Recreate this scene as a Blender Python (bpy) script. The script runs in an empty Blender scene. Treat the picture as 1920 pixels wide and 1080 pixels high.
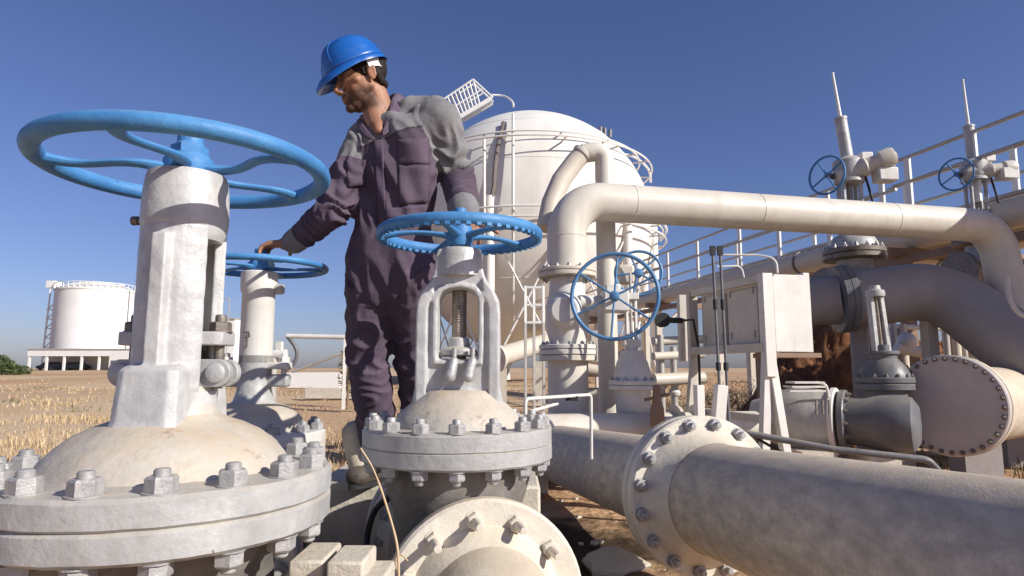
import bpy, bmesh, math, random
from mathutils import Vector, Matrix, noise
R = math.radians
random.seed(7)
S = bpy.context.scene

# ------------------------------------------------------------------ camera
FPX = 1200.0; CH = 0.85
PITCH = math.atan(150 / FPX); CP, SP = math.cos(PITCH), math.sin(PITCH)
cam = bpy.data.cameras.new("camera"); cam.lens = 36 * FPX / 1920; cam.sensor_width = 36
cam.clip_end = 6000; cam.clip_start = 0.05
camo = bpy.data.objects.new("camera", cam); S.collection.objects.link(camo)
camo.location = (0, 0, CH); camo.rotation_euler = (math.pi / 2 + PITCH, 0, 0); S.camera = camo

# ------------------------------------------------------------------ sky and sun
SUN_EL, SUN_AZ = R(30), math.atan2(0.87, -0.50)          # azimuth measured from +Y towards +X
w = bpy.data.worlds.new("World"); S.world = w; w.use_nodes = True
nt = w.node_tree; nt.nodes.clear()
sky = nt.nodes.new("ShaderNodeTexSky"); sky.sky_type = 'NISHITA'; sky.sun_disc = False
sky.sun_elevation = SUN_EL; sky.sun_rotation = SUN_AZ
sky.altitude = 200; sky.air_density = 1.0; sky.dust_density = .9; sky.ozone_density = 3.0
bg = nt.nodes.new("ShaderNodeBackground"); bg.inputs[1].default_value = 0.066
out = nt.nodes.new("ShaderNodeOutputWorld")
tint = nt.nodes.new('ShaderNodeMix'); tint.data_type = 'RGBA'; tint.blend_type = 'MULTIPLY'; tint.inputs[0].default_value = 1; tint.inputs[7].default_value = (1.0, .98, 1.33, 1)
nt.links.new(sky.outputs[0], tint.inputs[6]); nt.links.new(tint.outputs[2], bg.inputs[0]); nt.links.new(bg.outputs[0], out.inputs[0])
sl = bpy.data.lights.new("sun", 'SUN'); sl.energy = 5.0; sl.angle = R(0.5); sl.color = (1.0, 0.95, 0.865)
so = bpy.data.objects.new("sun", sl); S.collection.objects.link(so)
sdir = Vector((math.sin(SUN_AZ) * math.cos(SUN_EL), math.cos(SUN_AZ) * math.cos(SUN_EL), math.sin(SUN_EL)))
so.rotation_euler = sdir.to_track_quat('Z', 'Y').to_euler(); so.location = (8, -6, 9)
S.view_settings.view_transform = 'Standard'; S.view_settings.look = 'None'
S.view_settings.exposure = 0.25; S.view_settings.gamma = 1.0

# ------------------------------------------------------------------ helpers
def P(px, py, Y):
    """world point seen at a place of the 1920x1080 photo at forward distance Y"""
    a = (px - 960) / FPX; b = (540 - py) / FPX
    y = CP - b * SP; z = SP + b * CP; k = Y / y
    return Vector((a * k, Y, z * k + CH))
def PZ(px, py, z):
    a = (px - 960) / FPX; b = (540 - py) / FPX
    y = CP - b * SP; zz = SP + b * CP; k = (z - CH) / zz
    return Vector((a * k, y * k, z))
TH = R(13)
EU = Vector((math.cos(TH), math.sin(TH), 0)); DV = Vector((-math.sin(TH), math.cos(TH), 0)); ZZ = Vector((0, 0, 1))
def UV(u, v, z): return EU * u + DV * v + ZZ * z

def frame(ax):
    ax = Vector(ax).normalized()
    t = Vector((0, 0, 1)) if abs(ax.z) < 0.95 else Vector((1, 0, 0))
    x = t.cross(ax).normalized(); y = ax.cross(x)
    return Matrix((x, y, ax)).transposed()

class M:
    def __init__(s): s.v = []; s.f = []
    def add(s, vs, fs):
        o = len(s.v); s.v += [Vector(q) for q in vs]; s.f += [tuple(i + o for i in f) for f in fs]; return s
    def box(s, c, d, rot=None, taper=1.0):
        c = Vector(c); vs = []
        for z in (-1, 1):
            k = taper if z > 0 else 1
            for x, y in ((-1, -1), (1, -1), (1, 1), (-1, 1)):
                q = Vector((x * d[0] / 2 * k, y * d[1] / 2 * k, z * d[2] / 2))
                if rot is not None: q = rot @ q
                vs.append(c + q)
        return s.add(vs, [(3, 2, 1, 0), (4, 5, 6, 7), (0, 1, 5, 4), (1, 2, 6, 5), (2, 3, 7, 6), (3, 0, 4, 7)])
    def beam(s, p0, p1, w, h, up=(0, 0, 1)):
        p0 = Vector(p0); p1 = Vector(p1); a = (p1 - p0); L = a.length; a.normalize()
        up = Vector(up)
        if abs(a.dot(up)) > .95: up = Vector(DV)
        x = up.cross(a).normalized(); y = a.cross(x)
        return s.box((p0 + p1) / 2, (w, h, L), Matrix((x, y, a)).transposed())
    def lathe(s, prof, c=(0, 0, 0), ax=(0, 0, 1), n=40):
        F = frame(ax) if tuple(ax) != (0, 0, 1) else Matrix.Identity(3); c = Vector(c); vs = []; fs = []
        rows = []
        for r, z in prof:
            if r < 1e-6:
                rows.append([len(vs)]); vs.append(c + F @ Vector((0, 0, z)))
            else:
                rows.append(list(range(len(vs), len(vs) + n)))
                for i in range(n):
                    t = 2 * math.pi * i / n
                    vs.append(c + F @ Vector((r * math.cos(t), r * math.sin(t), z)))
        for a, b in zip(rows, rows[1:]):
            if len(a) == 1 and len(b) == 1: continue
            for i in range(n):
                j = (i + 1) % n
                if len(a) == 1: fs.append((a[0], b[j], b[i]))
                elif len(b) == 1: fs.append((a[i], a[j], b[0]))
                else: fs.append((a[i], a[j], b[j], b[i]))
        return s.add(vs, fs)
    def cyl(s, p0, p1, r, n=20, r1=None):
        p0 = Vector(p0); p1 = Vector(p1); L = (p1 - p0).length; r1 = r if r1 is None else r1
        return s.lathe([(0, 0), (r, 0), (r1, L), (0, L)], p0, p1 - p0, n)
    def disc(s, c, ax, r, h, n=48, ch=.006):
        """a thick disc with chamfered rims, starting at c and growing along ax"""
        return s.lathe([(0, 0), (r - ch, 0), (r, ch), (r, h - ch), (r - ch, h), (0, h)], c, ax, n)
    def tube(s, pts, r, n=16, caps=True, flat=1.0, closed=False):
        pts = [Vector(p) for p in pts]; N = len(pts)
        rs = r if isinstance(r, (list, tuple)) else [r] * N
        vs = []; fs = []; x = None
        for i, p in enumerate(pts):
            if closed: t = (pts[(i + 1) % N] - pts[i - 1])
            else: t = pts[min(i + 1, N - 1)] - pts[max(i - 1, 0)]
            t.normalize()
            if x is None: x = frame(t).col[0].copy()
            x = (x - t * x.dot(t)).normalized(); y = t.cross(x)
            for k in range(n):
                a = 2 * math.pi * k / n
                vs.append(p + x * rs[i] * math.cos(a) + y * rs[i] * flat * math.sin(a))
        for i in range(N if closed else N - 1):
            j = (i + 1) % N
            for k in range(n):
                m = (k + 1) % n; fs.append((i * n + k, i * n + m, j * n + m, j * n + k))
        if caps and not closed:
            fs.append(tuple(range(n - 1, -1, -1))); fs.append(tuple(range((N - 1) * n, N * n)))
        return s.add(vs, fs)
    def torus(s, c, Rr, r, ax=(0, 0, 1), n=64, m=14, fz=1.0, amp=0):
        F = frame(ax) if tuple(ax) != (0, 0, 1) else Matrix.Identity(3); c = Vector(c); vs = []; fs = []
        for i in range(n):
            t = 2 * math.pi * i / n
            for k in range(m):
                a = 2 * math.pi * k / m
                rr = Rr + r * math.cos(a)
                vs.append(c + F @ Vector((rr * math.cos(t), rr * math.sin(t), r * fz * math.sin(a))))
        for i in range(n):
            for k in range(m):
                j = (i + 1) % n; l = (k + 1) % m
                fs.append((i * m + k, j * m + k, j * m + l, i * m + l))
        return s.add(vs, fs)
    def ell(s, c, rad, F=None, nu=20, nv=12):
        c = Vector(c); vs = []; fs = []
        F = F or Matrix.Identity(3)
        for j in range(nv + 1):
            ph = math.pi * j / nv
            if j in (0, nv): vs.append(c + F @ Vector((0, 0, rad[2] * math.cos(ph)))); continue
            for i in range(nu):
                t = 2 * math.pi * i / nu
                vs.append(c + F @ Vector((rad[0] * math.sin(ph) * math.cos(t), rad[1] * math.sin(ph) * math.sin(t), rad[2] * math.cos(ph))))
        for i in range(nu):
            k = (i + 1) % nu
            fs.append((0, 1 + i, 1 + k))
            for j in range(nv - 2): a = 1 + j * nu; fs.append((a + i, a + nu + i, a + nu + k, a + k))
            a = 1 + (nv - 2) * nu; fs.append((a + i, len(vs) - 1, a + k))
        return s.add(vs, fs)
    def cap(s, p0, p1, r0, r1=None, n=16):
        """tapered capsule"""
        p0 = Vector(p0); p1 = Vector(p1); r1 = r0 if r1 is None else r1; L = (p1 - p0).length
        prof = [(0, -r0)] + [(r0 * math.cos(a), r0 * math.sin(a)) for a in (-1.2, -.8, -.4, 0)] + \
               [(r1 * math.cos(a), L + r1 * math.sin(a)) for a in (0, .4, .8, 1.2)] + [(0, L + r1)]
        return s.lathe(prof, p0, p1 - p0, n)
    def prism(s, poly, z0, z1, F=None, c=(0, 0, 0)):
        F = F or Matrix.Identity(3); c = Vector(c); n = len(poly)
        vs = [c + F @ Vector((x, y, z0)) for x, y in poly] + [c + F @ Vector((x, y, z1)) for x, y in poly]
        return s.add(vs, [tuple(range(n - 1, -1, -1)), tuple(range(n, 2 * n))] + [(i, (i + 1) % n, n + (i + 1) % n, n + i) for i in range(n)])
    def ringprism(s, outer, inner, z0, z1, F=None, c=(0, 0, 0)):
        F = F or Matrix.Identity(3); c = Vector(c); n = len(outer)
        vs = []
        for z in (z0, z1):
            for pl in (outer, inner): vs += [c + F @ Vector((x, y, z)) for x, y in pl]
        fs = []
        for i in range(n):
            j = (i + 1) % n
            fs += [(i, n + i, n + j, j), (2 * n + i, 2 * n + j, 3 * n + j, 3 * n + i), (i, j, 2 * n + j, 2 * n + i), (n + i, 3 * n + i, 3 * n + j, n + j)]
        return s.add(vs, fs)
    def nut(s, c, ax, r, h, stud=0.012, sr=None, washer=True, spin=0.0):
        F = frame(ax); c = Vector(c); sr = sr or r * .52
        if spin: F = F @ Matrix.Rotation(spin, 3, 'Z')
        if washer: s.lathe([(0, 0), (r * 1.12, 0), (r * 1.12, h * .1), (0, h * .1)], c, F.col[2], 16)
        prof = [(r * .99, h * .1), (r, h * .18), (r, h * .86), (r * .86, h)]
        vs = []; fs = []
        for rr, z in prof:
            for i in range(6):
                a = math.pi / 3 * i; vs.append(c + F @ Vector((rr * math.cos(a), rr * math.sin(a), z)))
        for q in range(3):
            for i in range(6):
                j = (i + 1) % 6; fs.append((q * 6 + i, q * 6 + j, q * 6 + 6 + j, q * 6 + 6 + i))
        fs.append(tuple(range(18, 24))); fs.append((5, 4, 3, 2, 1, 0))
        s.add(vs, fs)
        if stud > 0: s.lathe([(0, h), (sr, h), (sr, h + stud * .75), (sr * .8, h + stud), (0, h + stud)], c, F.col[2], 12)
        return s
    def build(s, name, mat, parent=None, world=False, smooth=38, bevel=0, rough=0, rs=12.0):
        off = Vector((0, 0, 0))
        if world and parent is not None:
            r = parent
            while r.parent: r = r.parent
            off = r.location.copy()
        if parent is None:
            xs = [q.x for q in s.v]; ys = [q.y for q in s.v]; zs = [q.z for q in s.v]
            off = Vector(((min(xs) + max(xs)) / 2, (min(ys) + max(ys)) / 2, min(zs)))
        me = bpy.data.meshes.new(name)
        vs = s.v
        if rough: vs = [q + noise.noise_vector(q * rs) * rough for q in vs]
        me.from_pydata([tuple(q - off) for q in vs], [], s.f); me.update()
        b = bmesh.new(); b.from_mesh(me); bmesh.ops.recalc_face_normals(b, faces=b.faces); b.to_mesh(me); b.free()
        me.polygons.foreach_set("use_smooth", [True] * len(me.polygons))
        me.set_sharp_from_angle(angle=R(smooth))
        me.materials.append(mat)
        o = bpy.data.objects.new(name, me); S.collection.objects.link(o)
        if parent: o.parent = parent
        else: o.location = off
        if bevel:
            m = o.modifiers.new("bevel", 'BEVEL'); m.width = bevel; m.segments = 2; m.limit_method = 'ANGLE'; m.angle_limit = R(35)
        return o

def tag(o, label=None, cat=None, group=None, kind=None):
    if label: o["label"] = label
    if cat: o["category"] = cat
    if group: o["group"] = group
    if kind: o["kind"] = kind
    return o
def thing(name, label, cat, loc=(0, 0, 0), group=None, rotz=0):
    o = bpy.data.objects.new(name, None); o.empty_display_size = .1; S.collection.objects.link(o)
    o.location = loc; o.rotation_euler = (0, 0, rotz)
    return tag(o, label, cat, group)
def link_copy(o, parent, loc, rot=None):
    c = o.copy(); S.collection.objects.link(c); c.parent = parent; c.location = loc
    if rot is not None: c.rotation_euler = rot
    return c
def copy_tree(o, parent=None):
    kids = [c for c in S.objects if c.parent == o]
    c = o.copy(); S.collection.objects.link(c); c.parent = parent
    for k in kids: copy_tree(k, c)
    return c
def arc(c, a, b, r, t0, t1, n=14):
    """points on a circle about c in the plane of unit vectors a and b"""
    c = Vector(c); a = Vector(a); b = Vector(b)
    return [c + a * r * math.cos(t0 + (t1 - t0) * i / n) + b * r * math.sin(t0 + (t1 - t0) * i / n) for i in range(n + 1)]
def fillet(pts, rad, n=10):
    """round the corners of a polyline"""
    pts = [Vector(p) for p in pts]; o = [pts[0]]
    for i in range(1, len(pts) - 1):
        p = pts[i]; a = (pts[i - 1] - p); b = (pts[i + 1] - p); r = rad[i - 1] if isinstance(rad, (list, tuple)) else rad
        la, lb = a.length, b.length; a.normalize(); b.normalize()
        ang = a.angle(b); d = min(r / math.tan(ang / 2), la * .49, lb * .49); rr = d * math.tan(ang / 2)
        ctr = p + (a + b).normalized() * (rr / math.sin(ang / 2))
        s0 = (p + a * d - ctr); s1 = (p + b * d - ctr); tot = s0.angle(s1); ax = s0.cross(s1).normalized()
        for k in range(n + 1): o.append(ctr + Matrix.Rotation(tot * k / n, 3, ax) @ s0)
    o.append(pts[-1]); return o

def fuse(m, voxel, it=6, fac=.5):
    me = bpy.data.meshes.new("tmp"); me.from_pydata([tuple(q) for q in m.v], [], m.f); me.update()
    b = bmesh.new(); b.from_mesh(me); bmesh.ops.recalc_face_normals(b, faces=b.faces); b.to_mesh(me); b.free()
    o = bpy.data.objects.new("tmp", me); S.collection.objects.link(o)
    r = o.modifiers.new("r", 'REMESH'); r.mode = 'VOXEL'; r.voxel_size = voxel
    s_ = o.modifiers.new("s", 'SMOOTH'); s_.iterations = it; s_.factor = fac
    bpy.context.view_layer.update()
    dg = bpy.context.evaluated_depsgraph_get(); ev = o.evaluated_get(dg); nm = bpy.data.meshes.new_from_object(ev)
    bpy.data.objects.remove(o); bpy.data.meshes.remove(me)
    return nm
def finish(nm, name, m, parent, colf=None, dispf=None, origin=Vector((0, 0, 0))):
    if dispf:
        nm.update(); ns = [v.normal.copy() for v in nm.vertices]
        for v, n in zip(nm.vertices, ns): v.co += n * dispf(v.co, n)
    if colf:
        a = nm.color_attributes.new("zone", 'FLOAT_COLOR', 'POINT')
        for i, v in enumerate(nm.vertices): a.data[i].color = tuple(colf(v.co)) + (1,)
    for v in nm.vertices: v.co -= origin
    nm.polygons.foreach_set("use_smooth", [True] * len(nm.polygons)); nm.materials.clear(); nm.materials.append(m)
    o = bpy.data.objects.new(name, nm); S.collection.objects.link(o)
    if parent: o.parent = parent
    return o

# ------------------------------------------------------------------ materials
def mat(name, c1, c2=None, scale=6, rough=.55, metal=0.0, bump=.15, bscale=40, dust=0.0, dustc=(.50, .40, .27),
        rust=0.0, rustc=(.20, .09, .04), stretch=None, spec=.4, chips=0.0, chipc=(.25, .22, .2), dustlo=.35, streak=0.0, coat=0.0, bump2=0.0):
    m = bpy.data.materials.new(name); m.use_nodes = True; t = m.node_tree; N = t.nodes; L = t.links
    b = N["Principled BSDF"]; tc = N.new("ShaderNodeTexCoord"); vec = tc.outputs["Object"]
    b.inputs["Roughness"].default_value = rough; b.inputs["Metallic"].default_value = metal
    b.inputs["Specular IOR Level"].default_value = spec
    if coat: b.inputs["Coat Weight"].default_value = coat; b.inputs["Coat Roughness"].default_value = .2
    if stretch:
        mp = N.new("ShaderNodeMapping"); mp.inputs["Scale"].default_value = stretch; L.new(vec, mp.inputs[0]); vec = mp.outputs[0]
    def nz(sc, det=6, ro=.6, v=None):
        n = N.new("ShaderNodeTexNoise"); n.inputs["Scale"].default_value = sc; n.inputs["Detail"].default_value = det
        n.inputs["Roughness"].default_value = ro; L.new(v or vec, n.inputs["Vector"]); return n.outputs["Fac"]
    def rng(x, a, bb, lo=0, hi=1):
        r = N.new("ShaderNodeMapRange"); r.inputs[1].default_value = a; r.inputs[2].default_value = bb
        r.inputs[3].default_value = lo; r.inputs[4].default_value = hi; L.new(x, r.inputs[0]); return r.outputs[0]
    def mix(fac, A, B):
        x = N.new("ShaderNodeMix"); x.data_type = 'RGBA'; L.new(fac, x.inputs["Factor"])
        for v, k in ((A, "A"), (B, "B")):
            s = [i for i in x.inputs if i.name == k and i.type == 'RGBA'][0]
            if isinstance(v, tuple): s.default_value = v + (1,)
            else: L.new(v, s)
        return [q for q in x.outputs if q.type == 'RGBA'][0]
    def mul(a, bb):
        x = N.new("ShaderNodeMath"); x.operation = 'MULTIPLY'; L.new(a, x.inputs[0])
        if isinstance(bb, float): x.inputs[1].default_value = bb
        else: L.new(bb, x.inputs[1])
        return x.outputs[0]
    col = mix(rng(nz(scale), .35, .65), c1, c2 or c1)
    col = mix(rng(nz(scale * 7, 3), .35, .75, 0, .35), col, tuple(q * .72 for q in (c2 or c1)))
    if streak:
        mp = N.new("ShaderNodeMapping"); mp.inputs["Scale"].default_value = (1, 1, .09); L.new(tc.outputs["Object"], mp.inputs[0])
        col = mix(rng(nz(scale * 4, 4, .6, mp.outputs[0]), .5, .72, 0, streak), col, tuple(q * .6 for q in rustc[:2]) + (rustc[2],) if False else (.36, .29, .21))
    if dust:
        g = N.new("ShaderNodeNewGeometry"); sx = N.new("ShaderNodeSeparateXYZ"); L.new(g.outputs["Normal"], sx.inputs[0])
        f = mul(rng(sx.outputs[2], dustlo, .95), rng(nz(scale * 1.7, 8, .7), .25, .6)); col = mix(mul(f, float(dust)), col, dustc)
    if rust:
        f = rng(nz(scale * 2.3, 10, .75), .60, .68, 0, rust); col = mix(f, col, rustc)
    if chips:
        f = rng(nz(scale * 5.1, 8, .7), .62, .66, 0, chips); col = mix(f, col, chipc)
    L.new(col, b.inputs["Base Color"])
    rr = rng(nz(scale * 3, 5), .3, .7, max(rough - .12, .05), min(rough + .15, 1)); L.new(rr, b.inputs["Roughness"])
    if bump:
        bp = N.new("ShaderNodeBump"); bp.inputs["Strength"].default_value = bump; bp.inputs["Distance"].default_value = .01
        L.new(nz(bscale, 8, .65), bp.inputs["Height"])
        nrm = bp.outputs[0]
        if bump2:
            b2 = N.new("ShaderNodeBump"); b2.inputs["Strength"].default_value = bump2; b2.inputs["Distance"].default_value = .03
            L.new(nz(bscale * .2, 4, .5), b2.inputs["Height"]); L.new(nrm, b2.inputs["Normal"]); nrm = b2.outputs[0]
        L.new(nrm, b.inputs["Normal"])
    return m
silver = mat("silver paint", (.35, .35, .35), (.50, .50, .49), 9, .45, .10, .28, 50, dust=.5, chips=.35, chipc=(.27, .26, .25), bump2=.22, streak=.2)
silver_l = mat("bright silver paint", (.40, .40, .405), (.58, .58, .575), 11, .4, .08, .25, 45, dust=.3, chips=.3, chipc=(.36, .35, .34), bump2=.2, streak=.25)
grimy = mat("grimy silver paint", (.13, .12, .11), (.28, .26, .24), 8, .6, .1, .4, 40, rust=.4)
silver_dome = mat("dusty silver paint", (.46, .44, .40), (.56, .53, .48), 7, .6, .08, .35, 30, dust=.95, dustc=(.50, .40, .28), rust=.5, bump2=.4, dustlo=.1)
silver_bolt = mat("silver painted steel", (.32, .32, .33), (.48, .47, .46), 30, .45, .3, .35, 90, dust=.35, rust=.5, rustc=(.26, .15, .08))
blue = mat("blue enamel", (.04, .165, .40), (.07, .25, .52), 6, .5, 0, .25, 60, spec=.4, chips=.55, chipc=(.03, .10, .24), dust=.3, dustc=(.3, .4, .5))
bluep = mat("pale blue enamel", (.07, .19, .38), (.11, .26, .47), 5, .4, 0, .15, 60, spec=.5)
pipew = mat("white pipe paint", (.56, .525, .455), (.66, .625, .55), 1.4, .45, 0, .12, 22, dust=.30, dustc=(.60, .49, .36), streak=.25, rust=.15)
pipeb = mat("weathered beige pipe paint", (.38, .34, .285), (.66, .575, .46), 26, .65, 0, .2, 220, dust=.6, dustc=(.60, .46, .32), rust=.30, rustc=(.34, .22, .13), stretch=(1, .5, 1), chips=.6, chipc=(.27, .25, .24), streak=.4)
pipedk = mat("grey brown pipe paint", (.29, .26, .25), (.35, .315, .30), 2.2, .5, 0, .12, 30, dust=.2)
pipek = mat("tan pipe paint", (.55, .49, .41), (.62, .56, .47), 2, .5, 0, .1, 30, dust=.2)
flw = mat("white flange paint", (.60, .55, .46), (.72, .67, .58), 8, .5, 0, .3, 50, dust=.6, dustc=(.55, .44, .31), rust=.3, chips=.2)
dustyf = mat("dusty cream paint", (.50, .43, .33), (.64, .56, .45), 7, .6, 0, .3, 40, dust=.5, rust=.25)
steel = mat("stem steel", (.22, .18, .14), (.33, .29, .24), 30, .45, .6, .3, 120, rust=.6)
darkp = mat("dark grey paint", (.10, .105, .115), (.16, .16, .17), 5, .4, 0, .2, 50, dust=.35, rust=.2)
boltdk = mat("dark bolt steel", (.14, .12, .11), (.24, .21, .18), 30, .5, .4, .2, 90, rust=.4)
whitep = mat("white paint", (.60, .58, .54), (.72, .70, .66), 3, .5, 0, .1, 40, streak=.2, rust=.15)
cabw = mat("cabinet paint", (.50, .47, .41), (.58, .54, .48), 3, .5, 0, .08, 40, streak=.35, rust=.25)
tankw = mat("tank paint", (.70, .68, .63), (.76, .74, .69), .12, .6, 0, .05, 2, streak=.25)
far = mat("far white paint", (.72, .71, .69), (.80, .79, .77), .1, .6, 0, 0)
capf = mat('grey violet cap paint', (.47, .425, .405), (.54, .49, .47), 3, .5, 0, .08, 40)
black = mat("black rubber", (.018, .018, .02), (.03, .03, .03), 20, .6, 0, .1)
brownst = mat("brown steel", (.22, .14, .09), (.28, .18, .12), 4, .6, 0, .1, 40)
conc = mat("cast concrete", (.50, .45, .37), (.62, .57, .48), 7, .85, 0, .6, 60, dust=.3, chips=.35, chipc=(.30, .26, .2))
rail = mat("galvanised rail", (.42, .40, .37), (.50, .47, .43), 5, .45, .3, .1)
railw = mat("white rail paint", (.72, .71, .68), (.78, .77, .74), 5, .5, 0, .1, rust=.2)
helm = mat("blue helmet plastic", (.008, .095, .38), (.014, .12, .44), 6, .3, 0, .02, 10, spec=.6)
# ------------------------------------------------------------------ ground
def ground_z(x, y):
    d = math.hypot(x, y)
    k = min(1, max(0, (d - 3.5) / 8))
    z = .05 * noise.noise(Vector((x * .9, y * .9, 0))) + .02 * noise.noise(Vector((x * 4, y * 4, 3)))
    z += k * .30 * noise.noise(Vector((x * .07, y * .07, 5)))
    if d > 30: z += min(1, (d - 30) / 80) * .5
    return z - .05
def soil():
    m = bpy.data.materials.new("dry field soil"); m.use_nodes = True; t = m.node_tree; N = t.nodes; L = t.links
    b = N["Principled BSDF"]; b.inputs["Roughness"].default_value = .95; b.inputs["Specular IOR Level"].default_value = .1
    tc = N.new("ShaderNodeTexCoord")
    def nz(s, d=6, st=None):
        n = N.new("ShaderNodeTexNoise"); n.inputs["Scale"].default_value = s; n.inputs["Detail"].default_value = d
        v = tc.outputs["Object"]
        if st: mp = N.new("ShaderNodeMapping"); mp.inputs["Scale"].default_value = st; L.new(v, mp.inputs[0]); v = mp.outputs[0]
        L.new(v, n.inputs["Vector"]); return n.outputs["Fac"]
    def ramp(f, st):
        r = N.new("ShaderNodeValToRGB"); L.new(f, r.inputs[0]); e = r.color_ramp.elements
        e[0].position, e[0].color = st[0][0], st[0][1] + (1,); e[1].position, e[1].color = st[-1][0], st[-1][1] + (1,)
        for p, c in st[1:-1]: q = e.new(p); q.color = c + (1,)
        return r.outputs[0]
    c1 = ramp(nz(9, 10), [(.3, (.26, .15, .08)), (.5, (.42, .27, .15)), (.7, (.60, .44, .27))])
    c2 = ramp(nz(.12, 6, (1, .4, 1)), [(.38, (.46, .27, .16)), (.5, (.56, .39, .24)), (.60, (.66, .52, .35))])
    mx = N.new("ShaderNodeMix"); mx.data_type = 'RGBA'; mx.inputs[0].default_value = .55
    L.new(c1, mx.inputs[6]); L.new(c2, mx.inputs[7])
    # shade between the pipelines, painted into the soil colour as a dark patch
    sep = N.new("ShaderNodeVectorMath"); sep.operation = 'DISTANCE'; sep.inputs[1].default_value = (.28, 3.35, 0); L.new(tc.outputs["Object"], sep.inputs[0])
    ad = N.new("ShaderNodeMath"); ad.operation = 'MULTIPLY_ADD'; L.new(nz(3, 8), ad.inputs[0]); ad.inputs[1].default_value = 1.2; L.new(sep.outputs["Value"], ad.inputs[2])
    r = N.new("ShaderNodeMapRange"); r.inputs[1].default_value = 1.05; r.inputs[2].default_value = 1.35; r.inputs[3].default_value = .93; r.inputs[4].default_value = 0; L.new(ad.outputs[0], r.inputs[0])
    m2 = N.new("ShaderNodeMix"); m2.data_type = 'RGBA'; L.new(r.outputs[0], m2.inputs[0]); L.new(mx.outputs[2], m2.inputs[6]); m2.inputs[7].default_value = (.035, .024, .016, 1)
    L.new(m2.outputs[2], b.inputs["Base Color"])
    bp = N.new("ShaderNodeBump"); bp.inputs["Strength"].default_value = .7; bp.inputs["Distance"].default_value = .05
    L.new(nz(14, 10), bp.inputs["Height"]); L.new(bp.outputs[0], b.inputs["Normal"])
    return m
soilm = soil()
def make_ground():
    g = M(); rows = []
    rad = [.3 * 1.085 ** i for i in range(112)]
    na = 150
    g.v.append(Vector((0, 0, ground_z(0, 0))))
    for r in rad:
        rows.append(len(g.v))
        for i in range(na):
            a = 2 * math.pi * i / na; x, y = r * math.cos(a), r * math.sin(a); g.v.append(Vector((x, y, ground_z(x, y))))
    for i in range(na): g.f.append((0, rows[0] + i, rows[0] + (i + 1) % na))
    for a, b in zip(rows, rows[1:]):
        for i in range(na): j = (i + 1) % na; g.f.append((a + i, b + i, b + j, a + j))
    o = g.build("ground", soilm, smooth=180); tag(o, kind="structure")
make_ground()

# dry grass over the field: nobody could count it
def leafmat(name, a, b_, tr=.25):
    m = bpy.data.materials.new(name); m.use_nodes = True; N = m.node_tree.nodes; L = m.node_tree.links; b = N["Principled BSDF"]
    b.inputs["Roughness"].default_value = .8
    oi = N.new("ShaderNodeNewGeometry"); mx = N.new("ShaderNodeMix"); mx.data_type = 'RGBA'
    L.new(oi.outputs["Random Per Island"], mx.inputs[0]); mx.inputs[6].default_value = a + (1,); mx.inputs[7].default_value = b_ + (1,)
    L.new(mx.outputs[2], b.inputs["Base Color"])
    return m
grassm = leafmat("dry straw", (.36, .25, .13), (.60, .46, .28))
weedm = leafmat("grey green weed", (.10, .10, .05), (.26, .22, .11))
def blades(m, x, y, h, n, spread, wd):
    z0 = ground_z(x, y)
    for _ in range(n):
        a = random.uniform(0, 6.28); r = spread * random.random() ** .5
        bx, by = x + r * math.cos(a), y + r * math.sin(a)
        hh = h * random.uniform(.5, 1.2); ln = random.uniform(.1, .6) * hh; t = random.uniform(0, 6.28); q = random.uniform(0, 6.28)
        dx, dy = math.cos(q) * wd, math.sin(q) * wd
        o = len(m.v)
        m.v += [Vector((bx - dx, by - dy, z0 - .02)), Vector((bx + dx, by + dy, z0 - .02)),
                Vector((bx + ln * .4 * math.cos(t) + dx * .6, by + ln * .4 * math.sin(t) + dy * .6, z0 + hh * .6)),
                Vector((bx + ln * .4 * math.cos(t) - dx * .6, by + ln * .4 * math.sin(t) - dy * .6, z0 + hh * .6)),
                Vector((bx + ln * math.cos(t), by + ln * math.sin(t), z0 + hh))]
        m.f += [(o, o + 1, o + 2, o + 3), (o + 3, o + 2, o + 4)]
g = M(); wd_ = M()
for i in range(8500):
    Y = 3.2 + 42 * random.random() ** 2.0
    X = random.uniform(-1.05, 1.1) * Y
    if Y < 5.2 and X > -.6: continue
    if 4.2 < Y < 9 and X > 0: 
        if random.random() < .75: continue
    dens = noise.noise(Vector((X * .35, Y * .35, 9)))
    if Y > 9 and dens < .05 and random.random() < .85: continue
    h = random.uniform(.03, .10) * (1 + .5 * dens)
    if Y > 12 and random.random() < .5: continue
    if Y < 9: h *= 1.25
    tgt = wd_ if (noise.noise(Vector((X * .5, Y * .22, 31))) > .16 and random.random() < .7) else g
    blades(tgt, X, Y, h if tgt is g else h * 1.3, 12 if Y < 16 else 8, .16 + .012 * Y, .0022 + .0007 * Y)
for i in range(260):   # rough grass in the corner right of the capped vessel and below the pipes
    X, Y = (random.uniform(2.2, 5), random.uniform(2.9, 4.6))
    blades(g, X, Y, .09, 10, .12, .0035)
tag(g.build("dry_grass", grassm, smooth=0), "straw coloured dry grass over the field", "grass", kind="stuff")
tag(wd_.build("weeds", weedm, smooth=0), "grey green weeds scattered in the dry field", "weeds", kind="stuff")
# pebbles
st = M()
for i in range(110):
    Y = random.uniform(2.2, 6.5); X = random.uniform(-.2, .95) * Y * .62; s_ = random.uniform(.006, .022)
    st.ell((X, Y, ground_z(X, Y) + s_ * .2), (s_, s_ * random.uniform(.6, 1), s_ * .6), nu=7, nv=5)
tag(st.build("gravel", conc, smooth=30, rough=.004, rs=60), "loose stones on the dirt", "gravel", kind="stuff")

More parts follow.
